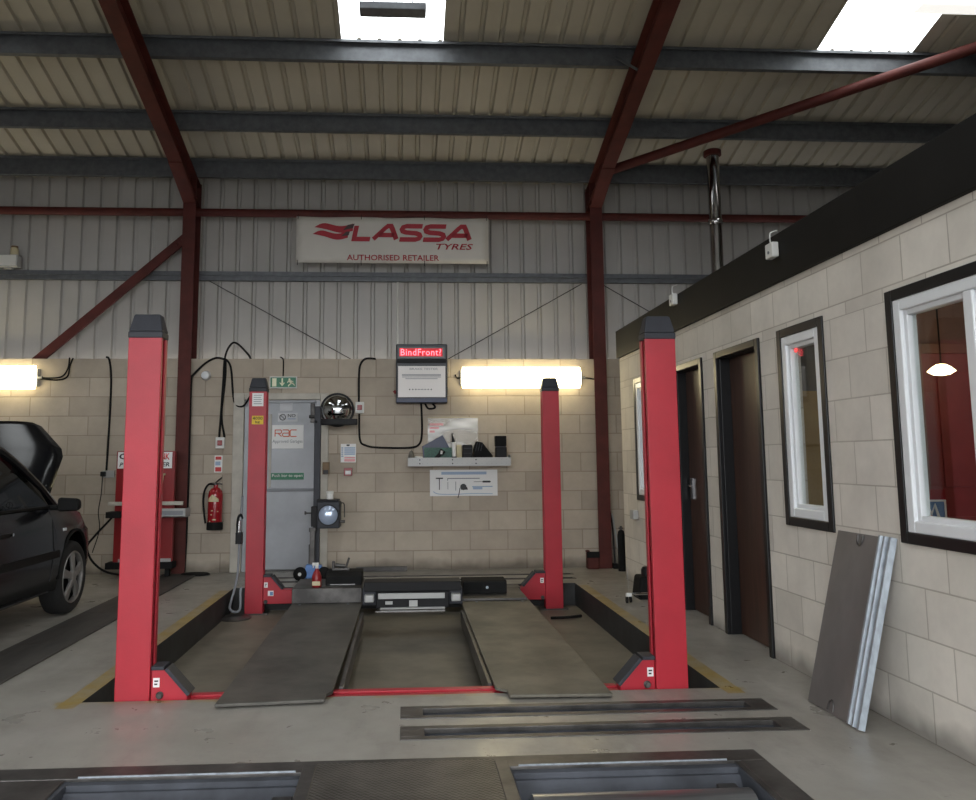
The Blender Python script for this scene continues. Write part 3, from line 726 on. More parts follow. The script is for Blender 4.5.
tag(g.build('rubber_strip','blackm',origin=(1.5,7.8,PZ)),'black strip of rubber lying in the recess by the right kerb','strip')

# air hose and inflator hung beside the back left post
o = thing('air_hose','grey looped air hose with black inflator left of the back left post','hose',(-1.63,8.22,PZ))
g = G(); g.tube([(-1.585,8.235,.92),(-1.60,8.22,.5),(-1.61,8.2,.15),(-1.66,8.18,-.08),(-1.665,8.17,-.145),(-1.61,8.16,-.175),(-1.57,8.17,-.14),(-1.572,8.18,0.),(-1.57,8.2,.05)],.012,n=8); g.build('hose','inkgrey',o,smooth=True)
g = G(); g.box(-1.635,-1.575,8.19,8.25,.46,.57); g.tube([(-1.625,8.22,.56),(-1.62,8.22,.70),(-1.595,8.22,.74),(-1.58,8.23,.70)],.012); g.build('inflator','black',o,bevel=.006)
g = G(); g.cyl((-1.607,8.205,.57),(-1.602,8.205,.68),.012,n=10); g.build('chrome_tube','chrome',o,smooth=True)
g = G(); g.lathe([(0,0),(.15,0),(.155,.008),(.14,.02),(0,.024)],(-1.60,8.08,PZ)); tag(g.build('drain_cover','steel',origin=(-1.60,8.08,PZ),smooth=True),'round dark disc on the recess floor under the hose loop','disc')

# ------------------------------------------------------------------ floor channels, brake tester, pit boards
def channel(r, lab, frame, depth=.07):
    x0,x1,y0,y1 = r
    o = thing('floor_channel', lab, 'channel', ((x0+x1)/2,y0,0), 'steel channels let into the floor')
    g = G(); w = frame
    g.box(x0,x1,y0,y0+w,-.02,.004); g.box(x0,x1,y1-w,y1,-.02,.004); g.box(x0,x0+w*2.5,y0+w,y1-w,-.02,.004); g.box(x1-w*2.5,x1,y0+w,y1-w,-.02,.004)
    g.build('frame','steel',o,bevel=.002)
    g = G(); a,b = y0+w,y1-w
    g.box(x0,x1,a,b,-depth-.01,-depth); g.box(x0,x1,a-.006,a,-depth,-.02); g.box(x0,x1,b,b+.006,-depth,-.02); g.box(x0,x0+.01,a,b,-depth,-.02); g.box(x1-.01,x1,a,b,-depth,-.02)
    g.build('trough','bluesteel',o)
    return o
channel(SL1,'steel floor channel just in front of the lift, rear of the two in front',.045,.03)
channel(SL2,'steel floor channel in front of the lift, front of the two in front',.045,.03)
channel(BC1,'narrow floor channel behind the lift, nearer the back wall',.012,.05)
channel(BC2,'narrow floor channel behind the lift, nearer the runways',.012,.05)

bt = thing('roller_brake_tester','steel roller brake tester frame sunk in the front floor','brake tester',(-.2,3.6,0))
x0,x1,y0,y1 = BT
BL, BR, CK = (-1.33,-.41), (.44,1.375), (-.36,.375)
g = G()
g.box(x0,x1,3.52,y1,-.03,.006); g.box(1.40,x1,y0,3.52,-.03,.006)
g.build('outer_frame','steel',bt,bevel=.003)
g = G(); g.box(x0,-1.349,y0,3.52,-.03,.004); lp = g.build('side_plate','steel',bt,bevel=.003)
g = G(); g.box(x0,x1,y0,y1,-.32,-.30); g.box(x0-.02,x0,y0,y1,-.32,-.001); g.box(x1,x1+.02,y0,y1,-.32,-.001); g.box(x0,x1,y1,y1+.02,-.32,-.001); g.box(x0,x1,y0-.02,y0,-.32,-.001); g.build('sump','steel',bt)
g = G(); g.box(CK[0],CK[1],y0,3.60,.0061,.010); g.build('checker_plate','checker',bt)
for xe in (CK[0]-.055,CK[1]):
    g = G(); g.box(xe,xe+.055,y0,3.575,-.03,.014); g.build('edge_bar','steel',bt,bevel=.003)
for (a,b,lab) in ((*BL,'left roller bed'),(*BR,'right roller bed')):
    g = G()
    g.box(a,b,3.485,3.52,-.028,-.006)                     # ledge
    g.hexa([(a,3.485,-.03),(b,3.485,-.03),(b,3.475,-.03),(a,3.475,-.03),(a,3.488,-.006),(b,3.488,-.006),(b,3.478,-.006),(a,3.478,-.006)])
    g.hexa([(a,3.39,-.17),(b,3.39,-.17),(b,3.37,-.17),(a,3.37,-.17),(a,3.48,-.028),(b,3.48,-.028),(b,3.46,-.028),(a,3.46,-.028)])
    g.box(a-.02,a,y0,3.52,-.25,-.004); g.box(b,b+.022,y0,3.52,-.25,-.004); g.box(a,b,y0,3.40,-.27,-.25)
    bed = g.build('roller_bed','bluesteel',bt,bevel=.003); bed['label'] = lab
    g = G(); g.box(a+.03,b-.03,3.522,3.528,.006,.012); g.build('bright_lip','galvb',bed)
    for yy in (3.275,2.86):
        g = G(); g.cyl((a+.05,yy,-.115),(b-.03,yy,-.115),.10,n=28); g.cyl((a+.002,yy,-.115),(b-.002,yy,-.115),.022,n=12); g.build('roller','brushed',bed,smooth=True)
    g = G(); g.box(b-.11,b-.03,3.40,3.47,-.10,-.055); g.build('bearing_block','steel',bed,bevel=.004)
g = G(); g.hexa([(1.375,3.52,-.05),(1.40,3.52,-.05),(1.40,y0,-.05),(1.375,y0,-.05),(1.378,3.52,.003),(1.40,3.52,.003),(1.40,y0,.003),(1.378,y0,.003)]); g.build('inner_ledge','steel',bt)

o = thing('inspection_pit_cover','long strip of dark boards over a pit between the car and the lift','pit cover',(-2.49,6.9,0))
g = G(); k = 0; y = 4.2
while y < 9.54:
    g.box(-2.685,-2.30,y,min(y+.598,9.54),0.0005,.012); y += .6
g.build('boards','track',o,bevel=.002)

# ------------------------------------------------------------------ leaning cover plate
o = thing('steel_cover_plate','grey steel cover plate leaning on the office wall under the windows','steel plate',(2.12,4.1,0))
def lean(s, y, n):  # s up the slope, n out from the plate towards the room
    L = Vector((2.318-2.10,0,.87)); u = L.normalized(); nn = Vector((-u.z,0,u.x))
    return Vector((2.105,y,.003))+u*s+nn*n
def leanbox(g, s0,s1,y0,y1,n0,n1): g.hexa([lean(s0,y0,n0),lean(s0,y1,n0),lean(s1,y1,n0),lean(s1,y0,n0),lean(s0,y0,n1),lean(s0,y1,n1),lean(s1,y1,n1),lean(s1,y0,n1)])
g = G(); leanbox(g,0,.895,3.935,4.335,0,.006); leanbox(g,0,.895,4.329,4.335,-.009,0); leanbox(g,.889,.895,3.935,4.335,-.009,0); leanbox(g,0,.006,3.935,4.335,-.009,0)
pl = g.build('plate','cover',o,bevel=.002)
def ringtab(s0): 
    g = G(); g.tube([lean(s0,4.135,.008),lean(s0+.035,4.13,.008),lean(s0+.05,4.11,.008),lean(s0+.035,4.09,.008),lean(s0,4.085,.008)],.005,n=6); return g.build('lifting_ring','steel',o)
ringtab(.012)
g = G(); g.tube([lean(.885,4.135,.008),lean(.85,4.13,.008),lean(.835,4.11,.008),lean(.85,4.09,.008),lean(.885,4.085,.008)],.005,n=6); g.build('lifting_ring','steel',o)
g = G()
prof = [(3.936,.006),(3.932,.022),(3.918,.022),(3.911,.008),(3.894,.008),(3.888,.024),(3.876,.024),(3.870,.006),(3.852,.006),(3.847,.02),(3.832,.02),(3.826,-.005)]
A = [g.b.verts.new(lean(.004,y,n)) for y,n in prof]; B = [g.b.verts.new(lean(.90,y,n)) for y,n in prof]
A2 = [g.b.verts.new(lean(.004,y,n-.004)) for y,n in prof]; B2 = [g.b.verts.new(lean(.90,y,n-.004)) for y,n in prof]
for i in range(len(prof)-1):
    g.b.faces.new([A[i],A[i+1],B[i+1],B[i]]); g.b.faces.new([A2[i],B2[i],B2[i+1],A2[i+1]]); g.b.faces.new([A[i],A2[i],A2[i+1],A[i+1]]); g.b.faces.new([B[i],B[i+1],B2[i+1],B2[i]])
e = g.build('ribbed_edge','galvb',o); e['label'] = 'bright galvanised ribbed edge'

# ------------------------------------------------------------------ things on the back wall
WY = 9.67
def strip_light(x0,x1,z0,z1,lab,conduit):
    o = thing('wall_lamp', lab, 'strip light', ((x0+x1)/2,WY,z0), 'fluorescent wall lights')
    g = G(); g.box(x0,x1,9.60,WY,z0+.03,z1-.03); g.build('housing','whitebox',o,bevel=.01)
    g = G(); n = 10; pts = []
    for k in range(n+1):
        a = -PI/2+PI*k/n; pts.append((9.605-.10*math.cos(a), (z0+z1)/2+(z1-z0)/2*math.sin(a)))
    g.prism(pts,'X',x0+.02,x1-.02); g.build('diffuser','tube',o,smooth=True)  # diffuser shaped oversize to take in the lamp's bloom
    for c in conduit:
        g = G(); g.tube(c,.009,n=8); g.build('conduit','blackm',o)
    g = G(); g.cyl((x1-.005,9.62,(z0+z1)/2),(x1+.05,9.62,(z0+z1)/2),.018,n=10); g.build('gland','galv',o)
    return o
strip_light(.66,2.10,2.095,2.345,'bright fluorescent wall light beside the display board',[[(2.14,9.62,2.22),(2.3,9.64,2.2)],[(2.30,9.65,2.40),(2.31,9.65,2.2),(2.30,9.65,2.1)],[(.66,9.62,2.22),(.62,9.64,2.22),(.60,9.65,2.26)]])
strip_light(-5.75,-4.20,2.09,2.36,'bright fluorescent wall light above the car at the left edge',[[(-4.17,9.62,2.21),(-3.98,9.64,2.20),(-3.88,9.64,2.24),(-3.86,9.645,2.36),(-3.83,9.65,2.455)],[(-4.17,9.62,2.22),(-3.95,9.62,2.23),(-3.88,9.64,2.33),(-3.87,9.65,2.46)]])

# LED display board
o = thing('display_board','dark blue display board with red lit letters on the back wall','display board',(.2,WY,1.915))
g = G(); g.box(-.10,.503,9.545,WY,1.915,2.612); g.build('housing','bezel',o,bevel=.012)
g = G(); g.box(-.070,.470,9.541,9.545,2.445,2.575); lw = g.build('led_window','ledback',o)
g = G(); g.box(-.060,.445,9.5395,9.541,2.464,2.560); g.build('led_halo','ledglow',lw)  # glowing plate draws the red halo round the lit letters
text('lettering','BindFront?','led',lw,-.045,.43,2.475,2.553,9.5395,bold=.008,space=1.1)
g = G(); g.box(-.075,.478,9.541,9.545,1.985,2.350); pw = g.build('info_panel','panelw',o,bevel=.003)
g = G()
for z,a,b in ((2.247,-.03,.425),(2.235,-.03,.425),(2.218,-.03,.425),(2.198,.01,.385)): g.box(a,b,9.540,9.541,z,z+.007)
g.build('print_lines','inkgrey',pw)
text('lettering','BRAKE TESTER','inkgrey',pw,.06,.39,2.305,2.328,9.541)
for k in range(8):
    g = G(); g.cyl((.06+k*.036,9.5395,2.075),(.06+k*.036,9.541,2.075),.008,n=10); g.build('print_dot','ink',pw)
g = G(); g.box(-.095,.498,9.540,9.545,1.925,1.972); g.build('blue_strip','navy',o,bevel=.003)
g = G(); g.box(-.085,.488,9.538,9.545,2.385,2.435); g.build('hood_ledge','black',o,bevel=.004)
for z in (2.33,2.28,2.235,2.09,2.01):
    g = G(); g.cyl((.503,9.60,z),(.518,9.60,z),.008,n=8); g.build('side_screw','tank',o)
g = G(); g.cyl((-.125,9.61,2.04),(-.10,9.61,2.06),.022,n=12); g.build('red_button','redp',o,smooth=True)

# banner
o = thing('advertising_banner','off white banner with red lettering hung high on the back wall','banner',(-.14,9.62,3.6))
BY = 9.645
g = G(); n = 24; X0,X1,Z0,Z1 = -1.295,1.015,3.605,4.170
grid = []
for i in range(n+1):
    row = []
    for j in range(9):
        u, v = i/n, j/8; sag = .008*math.sin(u*PI*3)**2
        row.append(g.b.verts.new((X0+(X1-X0)*u, BY+.004+.004*math.sin(u*21)*math.sin(v*3), Z0+(Z1-Z0)*v-(sag if j == 8 else 0))))
    grid.append(row)
for a, b in zip(grid, grid[1:]):
    for j in range(8): g.b.faces.new([a[j],b[j],b[j+1],a[j+1]])
sh = g.build('sheet','banner',o,smooth=True); md = sh.modifiers.new('thick','SOLIDIFY'); md.thickness = .003; md.offset = 1
TY = BY-.003
block_text('lettering','LASSA','logored',o,-.635,.855,3.868,4.088,TY,.056,.20)
text('lettering','TYRES','logored',o,.38,.825,3.775,3.848,TY,shear=.25,bold=.012)
text('lettering','AUTHORISED RETAILER','logored',o,-.69,.415,3.635,3.705,TY,bold=.012)
def wave(p0, p1, amp, th0, th1, up):
    g = G(); N = 14; top = []; bot = []
    for i in range(N+1):
        t = i/N; x = p0[0]+(p1[0]-p0[0])*t; z = p0[1]+(p1[1]-p0[1])*t+amp*math.sin(t*2*PI+up)
        th = th0*math.sin(PI*min(1,t*1.6)/1.0 if t < .3 else PI*.48)+(th1-th0)*t
        top.append((x,z+th/2)); bot.append((x,z-th/2))
    for i in range(N):
        g.quad(*[(x,TY-.0015,z) for x,z in (bot[i],bot[i+1],top[i+1],top[i])])
    return g
wave((-1.08,4.03),(-.62,4.035),.022,.07,.09,.3).build('swoosh','logored',o)
wave((-1.10,3.945),(-.68,3.945),.022,.065,.08,.3).build('swoosh','logored',o)
g = G(); g.quad((-.74,TY-.0022,4.00),(-.62,TY-.0022,4.03),(-.60,TY-.0022,4.085),(-.68,TY-.0022,4.07)); g.build('swoosh_tip','logodark',o)
g = G(); g.quad((-.76,TY-.0022,3.93),(-.67,TY-.0022,3.94),(-.655,TY-.0022,3.99),(-.70,TY-.0022,3.985)); g.build('swoosh_tip','logodark',o)
for x in (X0+.02,-.52,.24,X1-.02):
    for z in ((Z0+.03,Z0-.03),(Z1-.03,4.20)):
        g = G(); g.tube([(x,TY,z[0]),(x,BY+.01,z[1])],.004,n=6,smooth=False); g.build('tie','blackm',o)

# fire door and the things on it
d1 = thing('door_1','grey metal fire door with cream frame behind the back left post','door',(-1.43,WY,0)); d1['kind'] = 'structure'
g = G(); g.box(-1.985,-1.862,9.645,9.80,0,2.045); g.box(-.985,-.885,9.645,9.80,0,2.045); g.box(-1.862,-.985,9.645,9.80,1.968,2.045); g.build('frame','cream',d1,bevel=.006)
g = G(); g.box(-1.862,-1.80,9.69,9.80,0,1.968); g.box(-1.04,-.985,9.69,9.80,0,1.968); g.box(-1.80,-1.04,9.69,9.80,1.935,1.968); g.build('inner_frame','doorgrey',d1,bevel=.004)
g = G(); g.box(-1.80,-1.04,9.715,9.765,.02,1.935); lf = g.build('leaf','doorgrey',d1,bevel=.003)
g = G(); g.box(-1.80,-1.04,9.70,9.715,.905,.94); g.build('mid_rail','inkgrey',lf,bevel=.003)
g = G(); g.box(-1.575,-1.55,9.70,9.715,.95,1.80); g.build('pull_strip','cream',lf,bevel=.003)
g = G(); g.box(-1.10,-1.05,9.69,9.715,1.70,1.93); g.cyl((-1.115,9.69,1.77),(-1.04,9.69,1.77),.02,n=10); g.build('top_bolt','steel',lf,bevel=.004)
g = G(); g.box(-1.10,-1.05,9.69,9.715,.05,.30); g.build('foot_bolt','steel',lf,bevel=.004)
g = G(); g.box(-1.85,-1.80,9.70,9.80,0,.02); g.box(-1.80,-1.04,9.69,9.80,.001,.018); g.build('threshold','steel',d1)
def sign(name, lab, cat, x0,x1,z0,z1, mat, y=9.712, th=.003, group=None):
    o = thing(name, lab, cat, ((x0+x1)/2,y,z0), group)
    g = G(); g.box(x0,x1,y-th,y+.003,z0,z1); g.build('plate',mat,o)
    return o, y-th
o, y = sign('door_notice','blank grey notice at the top of the grey door','notice',-1.46,-1.31,1.84,1.93,'decal')
o, y = sign('no_smoking_sign','small sign with barred circle and NO on the grey door','sign',-1.48,-1.25,1.715,1.815,'decal')
g = G(); g.tube([(-1.425+.034*math.cos(a*PI/8),y-.001,1.765+.034*math.sin(a*PI/8)) for a in range(17)],.004,n=6,smooth=False); g.tube([(-1.45,y-.001,1.79),(-1.40,y-.001,1.74)],.004,n=6,smooth=False); g.build('barred_circle','ink',o)
text('lettering','NO','ink',o,-1.365,-1.275,1.765,1.803,y,bold=.01)
g = G(); g.box(-1.365,-1.272,y-.001,y,1.742,1.749); g.build('underline','inkblue',o)
o, y = sign('garage_sign','square white sign with orange red letters on the grey door','sign',-1.545,-1.18,1.40,1.675,'paper')
block_text('lettering','RaC','orange',o,-1.515,-1.255,1.535,1.622,y,.011,0.)
text('lettering','Approved Garages','inkgrey',o,-1.538,-1.19,1.455,1.505,y)
o, y = sign('push_bar_sign','green push bar sign halfway down the grey door','sign',-1.548,-1.17,1.04,1.118,'green')
text('lettering','Push bar to open','paper',o,-1.535,-1.185,1.062,1.105,y,bold=.006)
# exit sign over the door
o, y = sign('exit_sign','green emergency exit sign with arrow above the grey door','sign',-1.575,-1.26,2.10,2.24,'whitebox',9.668,.022)
g = G(); g.box(-1.565,-1.27,y-.002,y,2.112,2.228); f_ = g.build('green_face','green',o); y2 = y-.002
g = G(); g.box(-1.545,-1.495,y2-.002,y2,2.122,2.218); g.build('door_symbol','glyph',o)
g = G(); g.box(-1.437,-1.420,y2-.002,y2,2.155,2.218); g.prism([(-1.462,2.165),(-1.395,2.165),(-1.4285,2.125)],'Y',y2-.002,y2); g.build('arrow_symbol','glyph',o)
g = G(); g.lathe([(.0,0),(.012,0),(.012,.002),(0,.002)],(-1.345,y2,2.205),(0,-1,0),n=12)
g.prism([(-1.362,2.192),(-1.325,2.196),(-1.315,2.16),(-1.332,2.155)],'Y',y2-.002,y2)
for p in ([(-1.355,2.19),(-1.372,2.168),(-1.366,2.162),(-1.345,2.185)],[(-1.328,2.195),(-1.298,2.178),(-1.301,2.170),(-1.330,2.182)],[(-1.332,2.16),(-1.355,2.142),(-1.362,2.122),(-1.350,2.120),(-1.345,2.136),(-1.318,2.155)],[(-1.328,2.16),(-1.305,2.148),(-1.285,2.13),(-1.280,2.138),(-1.300,2.16),(-1.315,2.168)]):
    g.prism(p,'Y',y2-.002,y2)
g.build('running_figure','glyph',o)
g = G(); g.tube([(-1.42,9.65,2.24),(-1.42,9.65,2.42),(-1.44,9.655,2.46),(-1.46,9.67,2.47)],.008); g.build('cable','blackm',o)

def switch(x,z,lab):
    o = thing('isolator_switch', lab, 'switch', (x,WY,z-.06), 'isolator switches')
    g = G(); g.box(x-.05,x+.05,9.625,WY,z-.065,z+.065); g.build('case','whitebox',o,bevel=.006)
    g = G(); g.box(x-.028,x+.028,9.615,9.625,z-.03,z+.03); g.build('rocker','redp',o,bevel=.004)
    return o
switch(-2.125,1.468,'white isolator switch with red rocker above the fire extinguisher')
switch(-.525,1.872,'white isolator switch with red rocker beside the round mirror')
o = thing('socket_outlet','grey double socket outlet left of the front left post','socket',(-3.37,WY,1.085))
g = G(); g.box(-3.44,-3.31,9.64,WY,1.08,1.16); g.build('plate','tank',o,bevel=.004)
g = G(); g.box(-3.45,-3.395,9.60,9.64,1.095,1.15); g.build('plug','black',o,bevel=.006)
g = G(); g.tube([(-3.425,9.61,1.10),(-3.43,9.61,.9),(-3.45,9.6,.7),(-3.43,9.6,.5),(-3.49,9.58,.25)],.006,n=6); g.build('flex','blackm',o)

# cables on the wall
def cable(lab, *paths, r=.012):
    g = G()
    for p in paths: g.tube([(x,y,z) for x,y,z in p],r,n=8)
    b = tag(g.build('wall_cable','blackm',smooth=True),lab,'cable'); return b
c = 9.655
cable('black cable looping from the display board to the round mirror switch',[(.19,9.60,1.93),(.20,c,1.85),(.205,c,1.57),(.17,c,1.44),(.05,c,1.40),(-.30,c,1.405),(-.45,c,1.43),(-.52,c,1.50),(-.53,c,1.80)],[(.24,9.62,1.92),(.28,c,1.86),(.36,c,1.87),(.33,c,1.92)])
cable('black cable rising from the mirror switch to the top of the blockwork',[(-.535,c,1.935),(-.535,c,2.25),(-.52,c,2.38),(-.46,c,2.45),(-.34,c,2.45)])
cable('bundle of black cables down to the switch above the extinguisher',[(-2.14,c,1.53),(-2.13,c,1.75),(-2.11,c,2.2),(-2.10,c,2.45),(-2.05,9.66,2.60),(-1.98,9.70,2.64),(-1.86,9.80,2.52),(-1.82,9.85,2.43)],[(-2.08,c,1.53),(-2.12,c,1.8),(-2.09,c,2.2),(-2.09,c,2.45)],[(-2.10,c,2.44),(-2.2,c,2.46),(-2.33,c,2.39),(-2.46,9.60,2.24)],[(-2.10,c,2.45),(-2.03,c,2.35),(-1.99,c,2.0),(-1.95,c,1.9),(-1.86,9.63,1.9),(-1.75,9.5,2.03)])
cable('black cable running down beside the left column',[(-2.46,9.60,2.24),(-2.47,9.60,2.1),(-2.465,9.6,1.0),(-2.47,9.6,.3),(-2.48,9.6,.02)],r=.016)
cable('black cable clipped down the wall to the double socket',[(-3.46,9.67,2.47),(-3.42,c,2.43),(-3.39,c,2.2),(-3.39,c,1.7),(-3.40,c,1.16)])
cable('black cable hanging in a loop left of the red tool stand',[(-3.14,9.45,.92),(-3.22,9.5,.7),(-3.42,9.45,.45),(-3.50,9.45,.32),(-3.42,9.45,.15),(-3.2,9.4,.04),(-2.75,9.3,.02)])
o = thing('junction_box','round white junction box on the wall right of the left column','junction box',(-2.31,WY,2.21))
g = G(); g.lathe([(0,0),(.055,0),(.06,.02),(.045,.07),(0,.09)],(-2.31,WY,2.25),(0,-1,0),n=18); g.build('dome','lampwhite',o,smooth=True)

g = G(); g.tube([(-.085,9.905,2.46),(-.085,9.905,3.43)],.012,smooth=False); g.tube([(-.085,9.905,2.47),(-.085,9.75,2.53),(-.085,9.66,2.622)],.008); tag(g.build('conduit','whitebox',smooth=True),'thin white conduit rising from the display board up the sheeting','conduit')
# notices
o, y = sign('safety_notice','white notice with blue and red lines below the mirror switch','notice',-.742,-.566,1.235,1.45,'paper',9.668,.003)
g = G()
for k,(cx) in enumerate(range(5)): g.box(-.735,-.712,y-.001,y,1.395-k*.024,1.410-k*.024); 
for k in range(4): g.box(-.70,-.575,y-.001,y,1.394-k*.024,1.411-k*.024)
g.build('blue_print','inklb',o)
g = G(); g.box(-.70,-.575,y-.001,y,1.245,1.275); g.box(-.70,-.575,y-.001,y,1.282,1.298); g.build('red_print','inkpink',o)
g = G(); g.box(-.675,-.64,y-.001,y,1.425,1.443); g.build('heading','ink',o)
o, y = sign('fire_call_point','red break glass fire call point on the back wall','alarm',-.70,-.605,1.082,1.172,'redp',9.668,.04)
g = G(); g.box(-.683,-.622,y-.002,y,1.098,1.14); g.build('glass_window','paper',o)
o, y = sign('extinguisher_sign','narrow red and white sign above the fire extinguisher','sign',-2.188,-2.10,1.13,1.322,'paper',9.668,.003)
for (p,q) in ((1.275,1.312),(1.14,1.19)):
    g = G(); g.box(-2.178,-2.11,y-.001,y,p,q); g.build('red_print','inkred',o)
g = G(); g.box(-2.178,-2.12,y-.001,y,1.21,1.255); g.build('blue_print','inklb',o)
# fire extinguisher
o = thing('fire_extinguisher','red fire extinguisher with black base hung on the back wall','fire extinguisher',(-2.145,9.575,.49))
cx, cy = -2.145, 9.572
g = G(); g.lathe([(0,.0),(.078,.0),(.082,.01),(.082,.38),(.074,.42),(.05,.45),(.024,.465),(.024,.49),(0,.49)],(cx,cy,.50)); g.build('body','ext',o,smooth=True)
g = G(); g.lathe([(.0,0),(.086,0),(.09,.008),(.09,.085),(.083,.09),(0,.09)],(cx,cy,.488)); g.build('base_ring','blackm',o,smooth=True)
g = G(); N = 10
def ang(x): return (cx+.0855*math.sin(x),cy-.0855*math.cos(x))
for k in range(N):
    a0,a1 = -.95+1.6*k/N, -.95+1.6*(k+1)/N
    def top(a): t = (a+.95)/1.6; return .885-.05*abs(t-.5)*2
    g.quad((*ang(a0),.805),(*ang(a1),.805),(*ang(a1),top(a1)),(*ang(a0),top(a0)))
g.build('cream_label','sand',o)
for (a,z,w) in ((-.2,.70,.25),(.55,.69,.18),(-.3,.655,.2),(.1,.60,.5),(-.5,.58,.2)):
    g = G(); g.quad((*ang(a-w/2),z),(*ang(a+w/2),z),(*ang(a+w/2),z+.012),(*ang(a-w/2),z+.012)); g.build('print','sand',o)
g = G(); g.cyl((cx,cy,.985),(cx,cy,1.01),.02,n=12); g.tube([(cx-.01,cy,1.005),(cx+.03,cy-.02,1.04),(cx+.075,cy-.03,1.075)],.009); g.tube([(cx,cy,1.0),(cx+.04,cy-.02,1.005),(cx+.08,cy-.03,1.0)],.008); g.build('valve_lever','steel',o)
g = G(); g.tube([(cx-.02,cy-.01,1.0),(cx-.08,cy-.01,.995),(cx-.125,cy,.92),(cx-.135,cy,.80),(cx-.12,cy,.66),(cx-.105,cy,.56)],.012); g.build('hose','blackm',o,smooth=True)
g = G(); g.box(cx-.03,cx+.03,9.65,WY,.80,.95); g.build('wall_bracket','steel',o)

# shelf and the things on it
SZ = 1.195
o = thing('wall_shelf','pale perforated metal shelf on the back wall','shelf',(.63,WY,1.18))
g = G(); g.box(.04,1.222,9.45,9.665,1.185,SZ); g.box(.04,1.222,9.447,9.451,1.185,1.283); g.box(.04,.044,9.451,9.665,SZ,1.30); g.box(1.218,1.222,9.451,9.665,SZ,1.31); g.box(.04,1.222,9.661,9.667,SZ,1.29); g.build('tray','tank',o,bevel=.001)
g = G()
for x in (.175,.55,.82): g.cyl((x,9.445,1.215),(x,9.447,1.215),.008,n=10); g.cyl((x,9.445,1.258),(x,9.447,1.258),.008,n=10)
g.build('bolt_holes','ink',o)
g = G()
for k in range(20): g.cyl((.09+k*.057,9.446,1.215),(.09+k*.057,9.447,1.215),.0035,n=8); g.cyl((.09+k*.057,9.446,1.262),(.09+k*.057,9.447,1.262),.0035,n=8)
g.build('ruler_marks','inkgrey',o)
g = G(); g.lathe([(0,0),(.03,0),(.035,.05),(.032,.12),(.02,.16),(0,.175)],(.078,9.55,SZ),n=14); tag(g.build('grindstone','stone',origin=(.078,9.55,SZ),smooth=True),'rounded grey lump at the left end of the shelf','stone')
o = thing('plastic_cup','white tub lying low on the shelf beside the grey lump','tub',(.165,9.53,SZ))
g = G(); g.lathe([(0,0),(.04,0),(.045,.03),(.045,.10),(.04,.105),(0,.10)],(.165,9.53,SZ),n=20); g.build('tub','jarw',o,smooth=True)
g = G(); g.cyl((.165,9.484,SZ+.075),(.165,9.488,SZ+.075),.012,n=10); g.build('dark_spot','ink',o)
o = thing('ring_binder','navy and green folder tilted on the shelf','folder',(.36,9.6,SZ))
g = G(); g.prism([(.205,1.415),(.445,1.545),(.575,1.30),(.575,SZ+.002),(.225,SZ+.002)],'Y',9.575,9.61); g.build('cover','navy',o,bevel=.004)
g = G(); g.prism([(.225,1.40),(.56,1.40),(.568,1.30),(.568,SZ+.01),(.235,SZ+.01)],'Y',9.571,9.575); g.build('green_panel','greend',o)
o = thing('torch','black torch lying across the folder on the shelf','torch',(.42,9.53,SZ))
g = G(); g.cyl((.315,9.53,SZ+.025),(.42,9.525,1.335),.022,n=14); g.cyl((.42,9.525,1.335),(.445,9.525,1.367),.03,.034,n=14); g.build('body','black',o,smooth=True)
g = G(); g.cyl((.425,9.50,1.325),(.432,9.49,1.36),.012,.016,n=10); g.build('white_cap','paper',o)
o = thing('grease_gun','white cylindrical tube with black nozzle standing on the shelf','tube',(.565,9.53,SZ))
g = G(); g.cyl((.575,9.53,SZ+.10),(.568,9.53,1.46),.024,n=16); g.build('barrel','jarw',o,smooth=True)
g = G(); g.cyl((.578,9.53,SZ),(.575,9.53,SZ+.10),.026,n=16); g.build('base','black',o,smooth=True)
g = G(); g.cyl((.568,9.53,1.46),(.555,9.53,1.53),.022,.010,n=12); g.tube([(.555,9.53,1.525),(.55,9.53,1.555),(.57,9.53,1.56)],.006); g.build('nozzle','black',o)
g = G(); g.box(.60,.668,9.56,9.63,SZ,1.43,taper=.006); tag(g.build('plastic_box','sand',origin=(.645,9.6,SZ),bevel=.006),'pale yellow box behind the white tube on the shelf','box')
o = thing('tool_case','small black ribbed case in the middle of the shelf','case',(.73,9.54,SZ))
g = G(); g.box(.672,.785,9.49,9.60,SZ,1.43); g.build('case','black',o,bevel=.008)
g = G(); g.box(.68,.777,9.486,9.49,1.385,1.392); g.box(.68,.777,9.486,9.49,1.33,1.334); g.build('lid_ridge','capgrey',o)
o = thing('wheel_chock','black slanted rubber chock right of the black case on the shelf','chock',(.9,9.54,SZ))
g = G(); g.prism([(.80,SZ),(.80,1.37),(.83,1.47),(.90,1.455),(1.02,1.30),(1.005,SZ)],'Y',9.48,9.62); g.build('body','blackm',o,bevel=.006)
for k in range(3):
    g = G(); g.prism([(.815+k*.03,1.36),(.838+k*.03,1.455),(.845+k*.03,1.452),(.822+k*.03,1.355)],'Y',9.474,9.48); g.build('ridge','capgrey',o)
o = thing('tool_case','tall black two tier box at the right end of the shelf','case',(1.12,9.54,SZ))
g = G(); g.box(1.058,1.182,9.49,9.62,SZ,1.40); g.build('lower_box','black',o,bevel=.006)
g = G(); g.box(1.055,1.180,9.485,9.62,1.412,1.53); g.build('upper_box','blackm',o,bevel=.006)
g = G(); g.box(1.062,1.174,9.50,9.61,1.398,1.414); g.build('joint','capgrey',o)
o = thing('polythene_sheet','clear plastic sheet taped to the wall behind the shelf','plastic sheet',(.57,WY,1.25))
g = G(); g.box(.275,.865,9.664,9.667,1.29,1.757); g.build('sheet','film',o)
g = G()
for k in range(3): g.box(.295,.455-.05*k,9.662,9.664,1.66-k*.042,1.685-k*.042)
